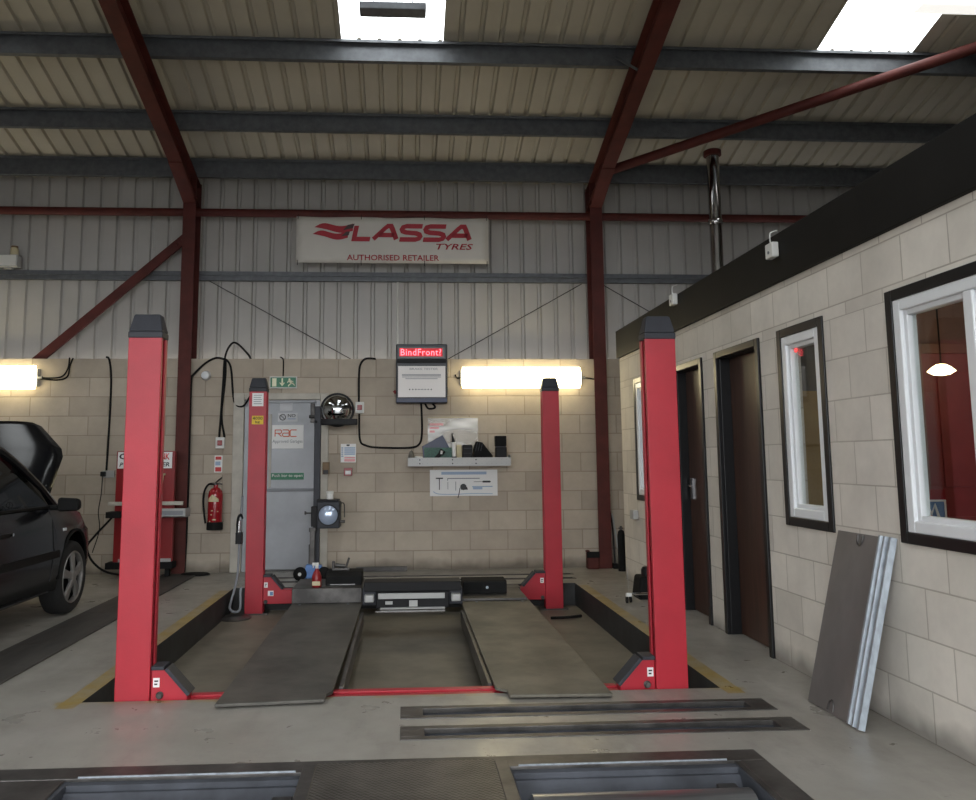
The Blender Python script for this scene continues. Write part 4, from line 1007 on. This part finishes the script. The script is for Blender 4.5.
g.build('pink_print','inkpink',o)
g = G(); g.box(.275,.865,9.661,9.664,1.748,1.757); g.build('tape_edge','sand',o)

# hand tool chart below the shelf
o, y = sign('tool_chart','white chart showing black and blue hand tools under the shelf','chart',.297,1.089,.838,1.140,'paper',9.668,.004)
g = G(); g.box(.365,.45,y-.002,y,1.036,1.05); g.box(.402,.412,y-.002,y,.91,1.036); g.build('tee_wrench','ink',o)
g = G(); g.box(.50,.88,y-.002,y,1.035,1.045); g.box(.50,.508,y-.002,y,1.015,1.045); g.build('breaker_bar','inkgrey',o)
g = G(); g.box(.595,.602,y-.002,y,.90,1.005); g.box(.503,.509,y-.002,y,.915,1.0); g.build('spanners','inkgrey',o)
g = G(); g.lathe([(0,0),(.036,0),(.036,.008),(.03,.012),(0,.012)],(.688,y,.942),(0,-1,0)); g.prism([(.66,.91),(.74,.91),(.73,.94),(.69,.97),(.66,.95)],'Y',y-.010,y); g.build('tape_measure','ink',o)
g = G(); g.tube([(.648,y-.002,.93),(.635,y-.003,.86),(.622,y-.004,.815)],.005,n=6); g.build('tape_tail','ink',o)
g = G(); g.prism([(.905,1.0),(.92,1.012),(1.0,1.012),(1.012,1.0),(1.0,.99),(.92,.99)],'Y',y-.002,y); g.box(.81,.905,y-.002,y,.998,1.003); g.build('screwdriver','ink',o)
g = G(); g.box(.79,1.03,y-.002,y,.938,.950); g.box(.80,.91,y-.002,y,.912,.938); g.box(.43,.96,y-.001,y,1.085,1.118); g.build('blue_brush','inklb',o)
g = G(); g.tube([(.335,y-.001,.89),(.40,y-.001,.862),(.6,y-.001,.858),(.8,y-.001,.865),(1.03,y-.001,.860)],.0045,n=6); g.build('blue_rod','inklb',o)

# convex mirror
o = thing('convex_mirror','round convex mirror on the wall at the door frame corner','mirror',(-.78,WY,1.70))
g = G(); g.lathe([(.195,0),(.20,.01),(.195,.03),(.18,.03),(.18,.0)],(-.785,9.645,1.845),(0,-1,0),n=40); g.build('rim','black',o,smooth=True)
g = G(); prof = [(.185*math.sin(t*PI/2/10*10/10) if False else .185*math.sin(k/10*1.1)/math.sin(1.1), .02+.10*(math.cos(k/10*1.1)-math.cos(1.1))/(1-math.cos(1.1))) for k in range(10,-1,-1)]
prof[-1] = (0., prof[-1][1]); g.lathe(prof,(-.785,9.645,1.845),(0,-1,0),n=40); g.build('dome','mirror',o,smooth=True)
g = G(); g.box(-.83,-.74,9.645,WY,1.80,1.90); g.build('bracket','steel',o)

# headlamp beam tester
o = thing('headlamp_beam_tester','dark grey column with square headlamp tester box by the grey door','headlamp tester',(-.88,9.1,0))
ty = 9.06
g = G(); g.box(-.985,-.915,ty,ty+.06,.06,1.85); g.build('column','capgrey',o,bevel=.006)
g = G(); g.box(-.995,-.905,ty-.03,ty+.09,.0,.03); g.box(-1.08,-.82,ty+.0,ty+.06,.03,.07); g.build('base','steel',o,bevel=.006)
for x in (-1.05,-.85):
    g = G(); g.cyl((x,ty-.025,.036),(x,ty-.005,.036),.034,n=16); g.build('castor','blackm',o,smooth=True)
g = G(); g.box(-.925,-.685,ty-.20,ty+.05,.545,.825); g.build('optical_box','capgrey',o,bevel=.012)
g = G(); g.box(-.998,-.925,ty-.10,ty+.05,.555,.77); g.build('slide_clamp','black',o,bevel=.006)
g = G(); g.lathe([(0,.030),(.03,.0275),(.06,.020),(.085,.008),(.10,-.002),(.10,-.02),(0,-.02)],(-.805,ty-.205,.685),(0,-1,0),n=36); g.build('lens','lens',o,smooth=True)
g = G(); g.lathe([(.10,0),(.112,.0),(.112,.012),(.10,.012),(.10,0)],(-.805,ty-.202,.685),(0,-1,0),n=36,caps=False); g.build('lens_ring','black',o,smooth=True)
g = G(); g.box(-.93,-.70,ty-.19,ty+.03,.825,.845); g.build('lid','black',o,bevel=.005)
g = G(); g.cyl((-.685,ty-.1,.61),(-.635,ty-.1,.61),.016,n=10); g.cyl((-1.06,ty-.08,.70),(-.998,ty-.08,.70),.008,n=8); g.cyl((-1.06,ty-.08,.685),(-1.06,ty-.08,.72),.010,n=8); g.tube([(-.69,ty-.05,.80),(-.65,ty-.05,.79),(-.645,ty-.05,.65)],.006); g.build('knobs','steel',o)
g = G(); g.box(-.955,-.53,9.30,9.36,1.655,1.725); g.box(-.985,-.945,ty,9.36,1.66,1.70); g.build('sight_bar','black',o,bevel=.008)
o = thing('white_jar','white plastic jar standing on the headlamp tester box','jar',(-.80,ty-.08,.846))
g = G(); g.lathe([(0,0),(.034,0),(.036,.01),(.036,.055),(0,.055)],(-.80,ty-.08,.846),n=20); g.build('body','jarw',o,smooth=True)
g = G(); g.lathe([(0,.055),(.039,.055),(.039,.082),(.035,.086),(0,.086)],(-.80,ty-.08,.846),n=20); g.build('lid','whitebox',o,smooth=True)
o = thing('wall_sensor','small brass coloured box on the right of the door frame','sensor',(-.905,9.645,1.10))
g = G(); g.box(-.945,-.868,9.60,9.645,1.10,1.24); g.build('case','wood',o,bevel=.004)
g = G(); g.box(-.935,-.878,9.596,9.60,1.105,1.15); g.build('lower_cover','ink',o)

# emergency light on the rail and tin upon it
o = thing('emergency_light','pale grey box light mounted above the rail at the left edge','light',(-4.95,9.845,3.505))
g = G(); g.box(-5.35,-4.565,9.74,9.86,3.56,3.70); g.box(-5.2,-5.1,9.80,9.86,3.54,3.56); g.box(-4.75,-4.65,9.80,9.86,3.54,3.56); g.build('body','tank',o,bevel=.008)
g = G(); g.box(-5.33,-4.58,9.735,9.74,3.57,3.69); g.build('cover','whitebox',o)
o = thing('glass_jar','small amber jar standing on the box light at the left edge','jar',(-4.625,9.79,3.70))
g = G(); g.lathe([(0,0),(.042,0),(.046,.01),(.046,.075),(.036,.09),(0,.09)],(-4.625,9.79,3.70),n=18); g.build('body','sand',o,smooth=True)
g = G(); g.lathe([(0,.09),(.038,.09),(.038,.11),(0,.112)],(-4.625,9.79,3.70),n=18); g.build('lid','wood',o,smooth=True)

# flue pipe
o = thing('flue_pipe','polished steel flue pipe rising behind the office to the roof','flue',(3.565,8.97,0))
g = G(); g.cyl((3.565,8.97,0),(3.565,8.97,4.80),.071,n=28); g.build('pipe','flue',o,smooth=True)
for z in (1.3,2.6,3.95):
    g = G(); g.lathe([(.078,-.03),(.084,-.02),(.084,.02),(.078,.03)],(3.565,8.97,z),n=28); g.build('joint_band','flue',o,smooth=True)
g = G(); g.lathe([(.076,0),(.10,.005),(.10,.06),(.085,.07),(.0,.07)],(3.565,8.97,4.735),n=28); g.build('collar','oxide',o,smooth=True)

# roof lights (fittings)
def roof_fitting(x0,x1,Y,z,lab,mat):
    o = thing('strip_luminaire', lab, 'luminaire', ((x0+x1)/2,Y,z))
    g = G(); g.box(x0,x1,Y-.075,Y+.075,z,z+.07); g.build('body',mat,o,bevel=.008)
    g = G()
    for x in (x0+.12,x1-.12): g.tube([(x,Y,z+.06),(x,Y,R(Y)+.205)],.006,n=6,smooth=False)
    g.build('hanger','galv',o)
    return o
roof_fitting(-.40,.19,6.90,5.21,'grey strip luminaire hanging under the middle rooflight','galv')
roof_fitting(4.48,6.0,6.50,5.145,'white strip luminaire at the top right corner','litlamp')

# ------------------------------------------------------------------ red tool stand by the left column
o = thing('red_tool_stand','red upright tool stand with white header, half hidden by the front left post','tool stand',(-2.84,9.36,0))
y0,y1 = 9.33,9.39
g = G(); g.box(-3.18,-2.545,y0,y1,.17,1.375); g.build('back_board','redp',o,bevel=.006)
g = G(); g.box(-3.10,-3.05,y0,y1,0,.17); g.box(-2.62,-2.57,y0,y1,.0125,.17); g.box(-3.24,-2.52,y0-.06,y1+.04,.10,.17); g.build('foot_bar','blackm',o,bevel=.006)
g = G(); g.box(-3.12,-2.555,y0-.004,y0,.17,.205); g.build('bottom_trim','tank',o)
g = G(); g.box(-3.165,-2.575,y0-.008,y0,1.185,1.365); hd = g.build('header_sign','paper',o)
text('lettering','C','ink',hd,-3.15,-3.07,1.285,1.35,y0-.008,bold=.03)
text('lettering','NK','inkred',hd,-2.70,-2.60,1.28,1.35,y0-.008,bold=.03)
text('lettering','P','ink',hd,-3.145,-3.105,1.205,1.25,y0-.008,shear=.3,bold=.02)
text('lettering','INER','ink',hd,-2.76,-2.60,1.205,1.25,y0-.008,shear=.2,bold=.02)
g = G(); g.box(-3.22,-2.42,y0-.10,y0-.07,.785,.825); g.box(-3.13,-3.09,y0-.07,y0,.79,.82); g.box(-2.60,-2.56,y0-.07,y0,.79,.82); g.build('pale_rail','cream',o,bevel=.004)
g = G(); g.box(-3.22,-2.74,y0-.16,y0,.655,.72); g.build('shelf','blackm',o,bevel=.005)
g = G(); g.tube([(-2.66,y0-.02,1.12),(-2.67,y0-.03,1.0),(-2.70,y0-.03,.85)],.007); g.tube([(-2.70,y0-.02,1.11),(-2.64,y0-.02,1.12)],.012); g.build('hanging_tool','sand',o)
g = G(); g.box(-2.72,-2.36,9.12,9.33,.66,.675); g.box(-2.72,-2.36,9.12,9.127,.66,.755); g.box(-2.72,-2.713,9.127,9.33,.675,.755); g.box(-2.367,-2.36,9.127,9.33,.675,.755); tr = g.build('side_tray','tank',o,bevel=.003); tr['label'] = 'pale grey metal tray on the right arm'
g = G(); g.box(-2.70,-2.385,9.117,9.120,.685,.73); g.build('front_panel','inkgrey',tr)
g = G(); g.lathe([(0,0),(.11,0),(.13,.005),(.11,.02),(0,.022)],(-2.33,9.5,0.),n=18); 
for v in g.b.verts: v.co.x = -2.33+(v.co.x+2.33)*1.3; v.co.z = v.co.z
tag(g.build('floor_rag','blackm',origin=(-2.33,9.5,0)),'black rag on the floor at the foot of the left column','rag')

# ------------------------------------------------------------------ far right corner
o = thing('jerry_can','small dark red can on the floor left of the right column','can',(2.17,9.56,0))
g = G(); g.box(2.10,2.235,9.50,9.60,0,.19); g.box(2.085,2.13,9.50,9.56,.19,.215); g.build('body','oxide',o,bevel=.012)
g = G(); g.box(2.09,2.24,9.49,9.50,.13,.20); g.build('lid','blackm',o,bevel=.006)
o = thing('broom','thin broom with dark handle leaning in the corner by the right column','broom',(2.44,9.57,0))
g = G(); g.tube([(2.43,9.56,.06),(2.42,9.60,.5),(2.385,9.645,.80),(2.395,9.645,.83),(2.42,9.64,.83)],.010); g.build('handle','black',o,smooth=True)
g = G(); g.box(2.40,2.455,9.50,9.58,0,.06); g.build('head','blackm',o,bevel=.008)
o = thing('mop','pale handled mop leaning beside the broom in the corner','mop',(2.58,9.6,0))
g = G(); g.tube([(2.51,9.60,.05),(2.435,9.65,.62)],.010,smooth=False); g.build('handle','tank',o,smooth=True)
g = G(); g.lathe([(0,0),(.04,0),(.035,.04),(.015,.08),(0,.08)],(2.512,9.60,0),n=12); g.build('head','blackm',o)
o = thing('gas_bottle','slim black cylinder standing in the corner behind the office','cylinder',(2.452,9.33,0))
g = G(); g.lathe([(0,0),(.042,0),(.042,.40),(.034,.44),(.018,.455),(0,.455)],(2.452,9.33,0),n=20); g.build('body','blackm',o,smooth=True)
g = G(); g.cyl((2.452,9.33,.455),(2.452,9.33,.50),.014,n=10); g.cyl((2.425,9.33,.475),(2.475,9.33,.475),.009,n=10); g.build('valve','steel',o)
o = thing('floor_vacuum','black canister with hose on the floor behind the front right post','vacuum cleaner',(2.18,7.52,0))
g = G(); g.box(2.10,2.315,7.42,7.68,.015,.20,taper=.022); g.build('body','blackm',o,bevel=.02)
g = G(); g.lathe([(0,0),(.06,0),(.06,.05),(.045,.075),(0,.08)],(2.22,7.55,.20),n=16); g.build('motor_head','black',o,smooth=True)
g = G(); g.tube([(2.30,7.30,.075),(1.98,7.30,.075)],.010,smooth=False); g.build('wand','chrome',o,smooth=True)
g = G(); g.cyl((1.975,7.30,.075),(1.985,7.30,.075),.012,n=8); g.box(1.945,1.995,7.28,7.32,.055,.085); g.build('nozzle','whitebox',o,bevel=.006)
for (x,y_) in ((1.95,7.285),(1.99,7.315)):
    g = G(); g.cyl((x-.008,y_,.027),(x+.008,y_,.027),.027,n=14); g.build('castor','black',o,smooth=True)
g = G(); g.tube([(1.97,7.30,.08),(1.968,7.31,.33)],.0015,n=6,smooth=False); g.build('aerial','tank',o)
g = G(); g.box(2.11,2.27,7.45,7.65,0,.015); g.build('feet','black',o)

# ------------------------------------------------------------------ the car
CXM = -3.60
car = thing('car','black hatchback with its bonnet raised, cut off by the left edge','car',(CXM,6.1,0))
def sec(hw, sill, belt, top, hwtop):
    return [(0,sill),(hw-.14,sill),(hw-.03,sill+.05),(hw-.002,sill+.17),(hw,.56),(hw-.006,.60),(hw-.012,.66),(hw-.035,belt-.08),(hw-.07,belt),(hwtop,top),(0,top+.006)]
ST = [(4.02,.60,.34,.80,.82,.52),(4.10,.70,.28,.88,.90,.60),(4.3,.78,.22,.90,.93,.66),(4.7,.82,.20,.90,.93,.68),(5.3,.835,.20,.90,.93,.70),(6.0,.84,.20,.90,.93,.70),(6.5,.84,.20,.90,.93,.70),(6.85,.838,.20,.90,.93,.70),(7.0,.836,.20,.885,.90,.69),(7.3,.825,.20,.86,.875,.68),(7.55,.795,.20,.82,.835,.65),(7.75,.74,.21,.77,.785,.60),(7.90,.65,.23,.70,.715,.52),(7.97,.52,.27,.62,.63,.42)]
g = G(); rings = []
for (Y,hw,sill,belt,top,hwt) in ST:
    h = sec(hw,sill,belt,top,hwt)
    full = h+[(-x,z) for x,z in h[-2:0:-1]]
    rings.append([g.b.verts.new((CXM+x,Y,z)) for x,z in full])
for A,B in zip(rings,rings[1:]):
    n = len(A)
    for k in range(n): g.b.faces.new([A[k],A[(k+1)%n],B[(k+1)%n],B[k]])
g.b.faces.new(rings[0][::-1]); g.b.faces.new(rings[-1])
bmesh.ops.recalc_face_normals(g.b, faces=g.b.faces)
me = bpy.data.meshes.new('t'); g.b.to_mesh(me); g.b.free(); tmp = bpy.data.objects.new('t', me); COL.objects.link(tmp)
HY, HR = 7.25, .30; RY = 4.75
cut = G()
for y in (HY,RY):
    for s in (1,-1): cut.cyl((CXM+s*.55,y,.33),(CXM+s*1.0,y,.33),.355,n=36)
# engine bay opening under the raised bonnet
cut.prism([(CXM-.58,7.03),(CXM+.58,7.03),(CXM+.52,7.62),(CXM+.36,7.76),(CXM-.36,7.76),(CXM-.52,7.62)],'Z',.55,1.2)
# cabin opening
cut.box(CXM-.70,CXM+.70,4.5,6.8,.40,1.2)
bmesh.ops.recalc_face_normals(cut.b, faces=cut.b.faces)
cm = bpy.data.meshes.new('c'); cut.b.to_mesh(cm); cut.b.free(); co = bpy.data.objects.new('c', cm); COL.objects.link(co)
bo = tmp.modifiers.new('b','BOOLEAN'); bo.object = co; bo.operation = 'DIFFERENCE'; bo.solver = 'EXACT'
dg = bpy.context.evaluated_depsgraph_get(); dg.update()
ev = bpy.data.meshes.new_from_object(tmp.evaluated_get(dg))
b_ = bmesh.new(); b_.from_mesh(ev)
bpy.data.objects.remove(tmp); bpy.data.objects.remove(co); bpy.data.meshes.remove(ev)
g = G(); g.b.free(); g.b = b_
g.build('body','carpaint',car,smooth=True)
SX = CXM+.84
def hwat(Y):
    for p,q in zip(ST,ST[1:]):
        if p[0] <= Y <= q[0]: return p[1]+(q[1]-p[1])*(Y-p[0])/(q[0]-p[0])
    return .8
# arch lips, side moulding, shut lines, lamps
for s in (1,-1):
    for y in (HY,RY):
        g = G(); g.tube([(CXM+s*(hwat(y+.36*math.cos(a*PI/14))-.006),y+.36*math.cos(a*PI/14),.33+.36*math.sin(a*PI/14)) for a in range(1,15)],.012,n=8,smooth=False); g.build('arch_lip','cardark',car,smooth=True)
    g = G(); x = CXM+s*.838; g.hexa([(x-s*.004,5.15,.50),(x+s*.014,5.15,.505),(x+s*.012,6.86,.505),(x-s*.004,6.86,.50),(x-s*.004,5.15,.565),(x+s*.014,5.15,.56),(x+s*.012,6.86,.56),(x-s*.004,6.86,.565)]); g.build('side_moulding','cardark',car)
    g = G(); g.tube([(CXM+s*.835,5.80,.26),(CXM+s*.842,5.80,.56),(CXM+s*.83,5.80,.70),(CXM+s*.775,5.80,.90)],.004,n=6); g.tube([(CXM+s*.835,6.72,.34),(CXM+s*.842,6.78,.56),(CXM+s*.83,6.80,.70),(CXM+s*.775,6.78,.90)],.004,n=6); g.tube([(CXM+s*.835,5.80,.26),(CXM+s*.835,6.70,.26)],.004,n=6); g.build('door_gap','ink',car)
    g = G(); g.box(CXM+s*.832-.012,CXM+s*.832+.012,5.88,6.02,.735,.765); g.build('door_handle','cardark',car,bevel=.006)
    g = G(); g.cyl((CXM+s*.80,6.08,.75),(CXM+s*.835,6.08,.75),.012,n=12); g.build('door_lock','chrome',car)
    g = G(); g.box(CXM+s*.812-.012,CXM+s*.812+.012,6.98,7.04,.70,.725); g.build('side_repeater','lampwhite',car,bevel=.004)
    g = G(); g.lathe([(0,.02),(.05,.016),(.085,0),(.085,-.05),(0,-.05)],(CXM+s*.60,7.78,.66),(s*.55,.8,.2),n=20); g.build('headlamp','lampwhite',car,smooth=True)
# greenhouse
def P(s,x,y,z): return (CXM+s*x,y,z)
for s,side in ((1,'right'),(-1,'left')):
    g = G(); g.tube([P(s,.735,6.98,.90),P(s,.70,6.70,1.09),P(s,.645,6.32,1.30),P(s,.60,6.0,1.405),P(s,.585,5.4,1.44),P(s,.585,4.8,1.42),P(s,.62,4.4,1.33),P(s,.70,4.15,.92)],.034,n=8); g.build('roof_pillar','carpaint',car,smooth=True)
    g = G(); g.tube([P(s,.765,5.82,.90),P(s,.60,5.72,1.42)],.03,n=8,smooth=False); g.build('centre_pillar','cardark',car,smooth=True)
    g = G(); g.tube([P(s,.775,6.80,.905),P(s,.778,6.0,.91),P(s,.775,5.0,.91),P(s,.74,4.3,.91)],.012,n=6); g.build('window_seal','cardark',car)
    g = G(); g.quad(P(s,.768,6.82,.90),P(s,.768,5.83,.90),P(s,.606,5.74,1.40),P(s,.61,6.05,1.385)); g.b.faces.ensure_lookup_table(); g.quad(P(s,.768,6.82,.90),P(s,.61,6.05,1.385),P(s,.66,6.36,1.27),P(s,.706,6.66,1.10)); g.build('front_window','carglass',car)
    g = G(); g.quad(P(s,.765,5.78,.90),P(s,.74,4.45,.90),P(s,.63,4.55,1.32),P(s,.60,5.68,1.40)); g.build('rear_window','carglass',car)
g = G(); n = 10
rowsY = [(6.02,1.405,.60),(5.7,1.435,.59),(5.3,1.45,.585),(4.9,1.44,.585),(4.6,1.40,.60),(4.40,1.34,.62)]
gr = []
for (y,z,w) in rowsY: gr.append([g.b.verts.new((CXM+w*(2*i/n-1),y,z+.03*(1-(2*i/n-1)**2))) for i in range(n+1)])
for A,B in zip(gr,gr[1:]):
    for i in range(n): g.b.faces.new([A[i],A[i+1],B[i+1],B[i]])
r_ = g.build('roof_panel','carpaint',car,smooth=True); md = r_.modifiers.new('t','SOLIDIFY'); md.thickness = .02
g = G(); gr = []
for t in range(6):
    u = t/5; y = 6.98+(6.02-6.98)*u; z = .905+(1.41-.905)*(u**.85); w = .73+(.60-.73)*u
    gr.append([g.b.verts.new((CXM+w*(2*i/n-1),y+.10*(1-(2*i/n-1)**2)*(1-u),z+.02*(1-(2*i/n-1)**2)*u)) for i in range(n+1)])
for A,B in zip(gr,gr[1:]):
    for i in range(n): g.b.faces.new([A[i],A[i+1],B[i+1],B[i]])
g.build('windscreen','carglass',car,smooth=True)
g = G(); g.quad(P(1,.69,4.17,.92),P(-1,.69,4.17,.92),P(-1,.60,4.42,1.33),P(1,.60,4.42,1.33)); g.build('rear_screen','carglass',car)
# interior
g = G(); g.prism([(6.45,.45),(6.45,.86),(6.60,.93),(6.92,.90),(6.92,.45)],'X',CXM-.68,CXM+.68); g.build('dashboard','carint',car,bevel=.03)
g = G(); g.tube([(CXM+.36+.17*math.cos(a*PI/10),6.38-.05*math.sin(a*PI/10),.90+.16*math.sin(a*PI/10)) for a in range(21)],.014,n=8,smooth=False); g.tube([(CXM+.36,6.38,.90),(CXM+.36,6.55,.82)],.03); g.build('steering_wheel','cardark',car,smooth=True)
for s in (1,-1):
    g = G(); g.box(CXM+s*.36-.24,CXM+s*.36+.24,5.55,6.05,.42,.56); g.hexa([P(1,s*.36-.23,5.50,.54),P(1,s*.36+.23,5.50,.54),P(1,s*.36+.23,5.66,.54),P(1,s*.36-.23,5.66,.54),P(1,s*.36-.2,5.30,1.08),P(1,s*.36+.2,5.30,1.08),P(1,s*.36+.2,5.42,1.08),P(1,s*.36-.2,5.42,1.08)]); g.box(CXM+s*.36-.12,CXM+s*.36+.12,5.28,5.38,1.10,1.27); g.build('seat','carint',car,bevel=.03)
g = G(); g.box(CXM-.70,CXM+.70,4.5,6.8,.38,.42); g.build('cabin_floor','carint',car)
# engine bay
g = G(); g.box(CXM-.25,CXM+.30,7.08,7.55,.56,.80); g.box(CXM-.5,CXM-.3,7.1,7.35,.56,.78); g.build('engine','cardark',car,bevel=.02)
# bonnet, raised on its rear hinges
def bon(x, s, n=0.): 
    u = Vector((0,.61,.792)); nn = Vector((0,-.792,.61)); return Vector((CXM+x,7.0,.955))+u*s+nn*n
g = G(); N = 12; gr = []
def halfw(s): return .665 if s < .5 else .665-(s-.5)*.95
SS = [0,.15,.3,.45,.54,.60,.66,.72,.77,.81]
for s in SS:
    w = halfw(s); row = []
    for i in range(N+1):
        t = 2*i/N-1; row.append(g.b.verts.new(bon(w*t, s, .045*(1-abs(t)**4)+.02*math.sin(s/.81*PI)-(.03 if abs(t) > .99 else 0))))
    gr.append(row)
for A,B in zip(gr,gr[1:]):
    for i in range(N): g.b.faces.new([A[i],A[i+1],B[i+1],B[i]])
bn = g.build('bonnet','carpaint',car,smooth=True); md = bn.modifiers.new('t','SOLIDIFY'); md.thickness = .022
g = G(); g.tube([bon(-.5,.6,-.03),(CXM-.55,7.5,.84)],.006,smooth=False); g.build('bonnet_stay','steel',car)
for s in (1,-1):
    g = G(); g.box(CXM+s*.55-.02,CXM+s*.55+.02,6.98,7.06,.88,.96); g.build('bonnet_hinge','cardark',car)
# mirrors
for s in (1,-1):
    g = G(); x = CXM+s*.945; g.hexa([(x-.095,6.74,.865),(x+.085,6.73,.872),(x+.075,6.83,.885),(x-.09,6.86,.88),(x-.095,6.74,.985),(x+.085,6.73,.975),(x+.07,6.82,.965),(x-.09,6.85,.975)]); m_ = g.build('door_mirror','cardark',car,bevel=.028,seg=3)
    g = G(); g.tube([(CXM+s*.76,6.80,.90),(CXM+s*.84,6.80,.90)],.022); g.build('mirror_arm','cardark',m_)
    g = G(); g.box(x-.075,x+.07,6.728,6.732,.885,.965); g.build('mirror_glass','cardark',m_)
# wheels
def wheel(y, s):
    c = (CXM+s*.815,y,HR); ax = (s,0,0)
    g = G(); g.lathe([(.205,-.175),(.27,-.18),(.292,-.165),(.30,-.14),(.30,-.045),(.292,-.02),(.275,-.004),(.235,0.),(.212,-.008),(.205,-.03),(.205,-.175)],c,ax,n=48,caps=False); w = g.build('wheel','tyre',car,smooth=True)
    g = G(); g.lathe([(.214,-.008),(.210,-.001),(.200,-.006),(.194,-.03),(.20,-.045),(.214,-.03),(.214,-.008)],c,ax,n=48,caps=False); g.build('rim','alloy',w,smooth=True)
    g = G(); g.lathe([(.203,-.04),(.198,-.12),(.05,-.12),(0,-.12)],c,ax,n=40,caps=False); g.build('wheel_well','cardark',w,smooth=True)
    g = G(); cv = Vector(c)
    for k in range(5):
        a = k*2*PI/5+.35
        def pp(r,da,d): return cv+Vector((s*d,r*math.cos(a+da),r*math.sin(a+da)))
        g.hexa([pp(.045,-.5,-.02),pp(.205,-.22,-.030),pp(.205,.22,-.030),pp(.045,.5,-.02),pp(.045,-.5,.005),pp(.202,-.19,-.008),pp(.202,.19,-.008),pp(.045,.5,.005)])
    g.lathe([(0,.010),(.03,.010),(.05,.004),(.052,-.03),(0,-.03)],c,ax,n=24)
    g.build('spokes','alloy',w,bevel=.006)
    return w
for y in (HY,RY):
    for s in (1,-1): wheel(y,s)

# ------------------------------------------------------------------ light
W = bpy.data.worlds.new('overcast sky'); S.world = W; W.use_nodes = True
bg = W.node_tree.nodes['Background']; bg.inputs[0].default_value = (.94,.97,1.,1); bg.inputs[1].default_value = 6.0
def portal(loc, rot, sx, sy):
    L = bpy.data.lights.new('portal','AREA'); L.shape = 'RECTANGLE'; L.size = sx; L.size_y = sy; L.cycles.is_portal = True
    o = bpy.data.objects.new('portal',L); COL.objects.link(o); o.location = loc; o.rotation_euler = rot
portal((-.5,-1.92,2.0),(PI/2,0,0),9.4,4.0)
sl = math.atan(.283)
for (a,b,c,d) in ws:
    y = (c+d)/2; portal(((a+b)/2,y,R(y)+.27),(-sl,0,0),b-a+.05,(d-c)/math.cos(sl)+.05)
L = bpy.data.lights.new('office fill','POINT'); L.energy = 24; L.color = (1.,.85,.65); L.shadow_soft_size = .12  # unseen fill added to brighten the office interior
o = bpy.data.objects.new('office_fill',L); COL.objects.link(o); o.location = (4.4,3.6,2.3)

# ------------------------------------------------------------------ camera
yaw, pitch, roll = (math.radians(v) for v in (3.34638,6.7793,-.36633))
fpx, pcx, pcy = 819.4, 452.117, 362.165
F = Vector((math.sin(yaw)*math.cos(pitch),math.cos(yaw)*math.cos(pitch),math.sin(pitch)))
r0 = Vector((math.cos(yaw),-math.sin(yaw),0)); u0 = r0.cross(F)
rr = r0*math.cos(roll)+u0*math.sin(roll); uu = -r0*math.sin(roll)+u0*math.cos(roll)
cam = bpy.data.cameras.new('camera'); cam.sensor_fit = 'HORIZONTAL'; cam.sensor_width = 36; cam.lens = fpx/976*36
cam.shift_x = (488-pcx)/976; cam.shift_y = -(400-pcy)/976; cam.clip_start = .05; cam.clip_end = 300
co = bpy.data.objects.new('camera',cam); COL.objects.link(co)
m = Matrix((rr,uu,-F)).transposed().to_4x4(); m.translation = (0,0,1.26); co.matrix_world = m
S.camera = co
S.view_settings.view_transform = 'Standard'; S.view_settings.look = 'None'; S.view_settings.gamma = 1; S.view_settings.exposure = 0.
S.view_settings.use_curve_mapping = False
S.cycles.use_denoising = True
S.cycles.max_bounces = 10; S.cycles.diffuse_bounces = 6; S.cycles.transparent_max_bounces = 12; S.cycles.sample_clamp_indirect = 6
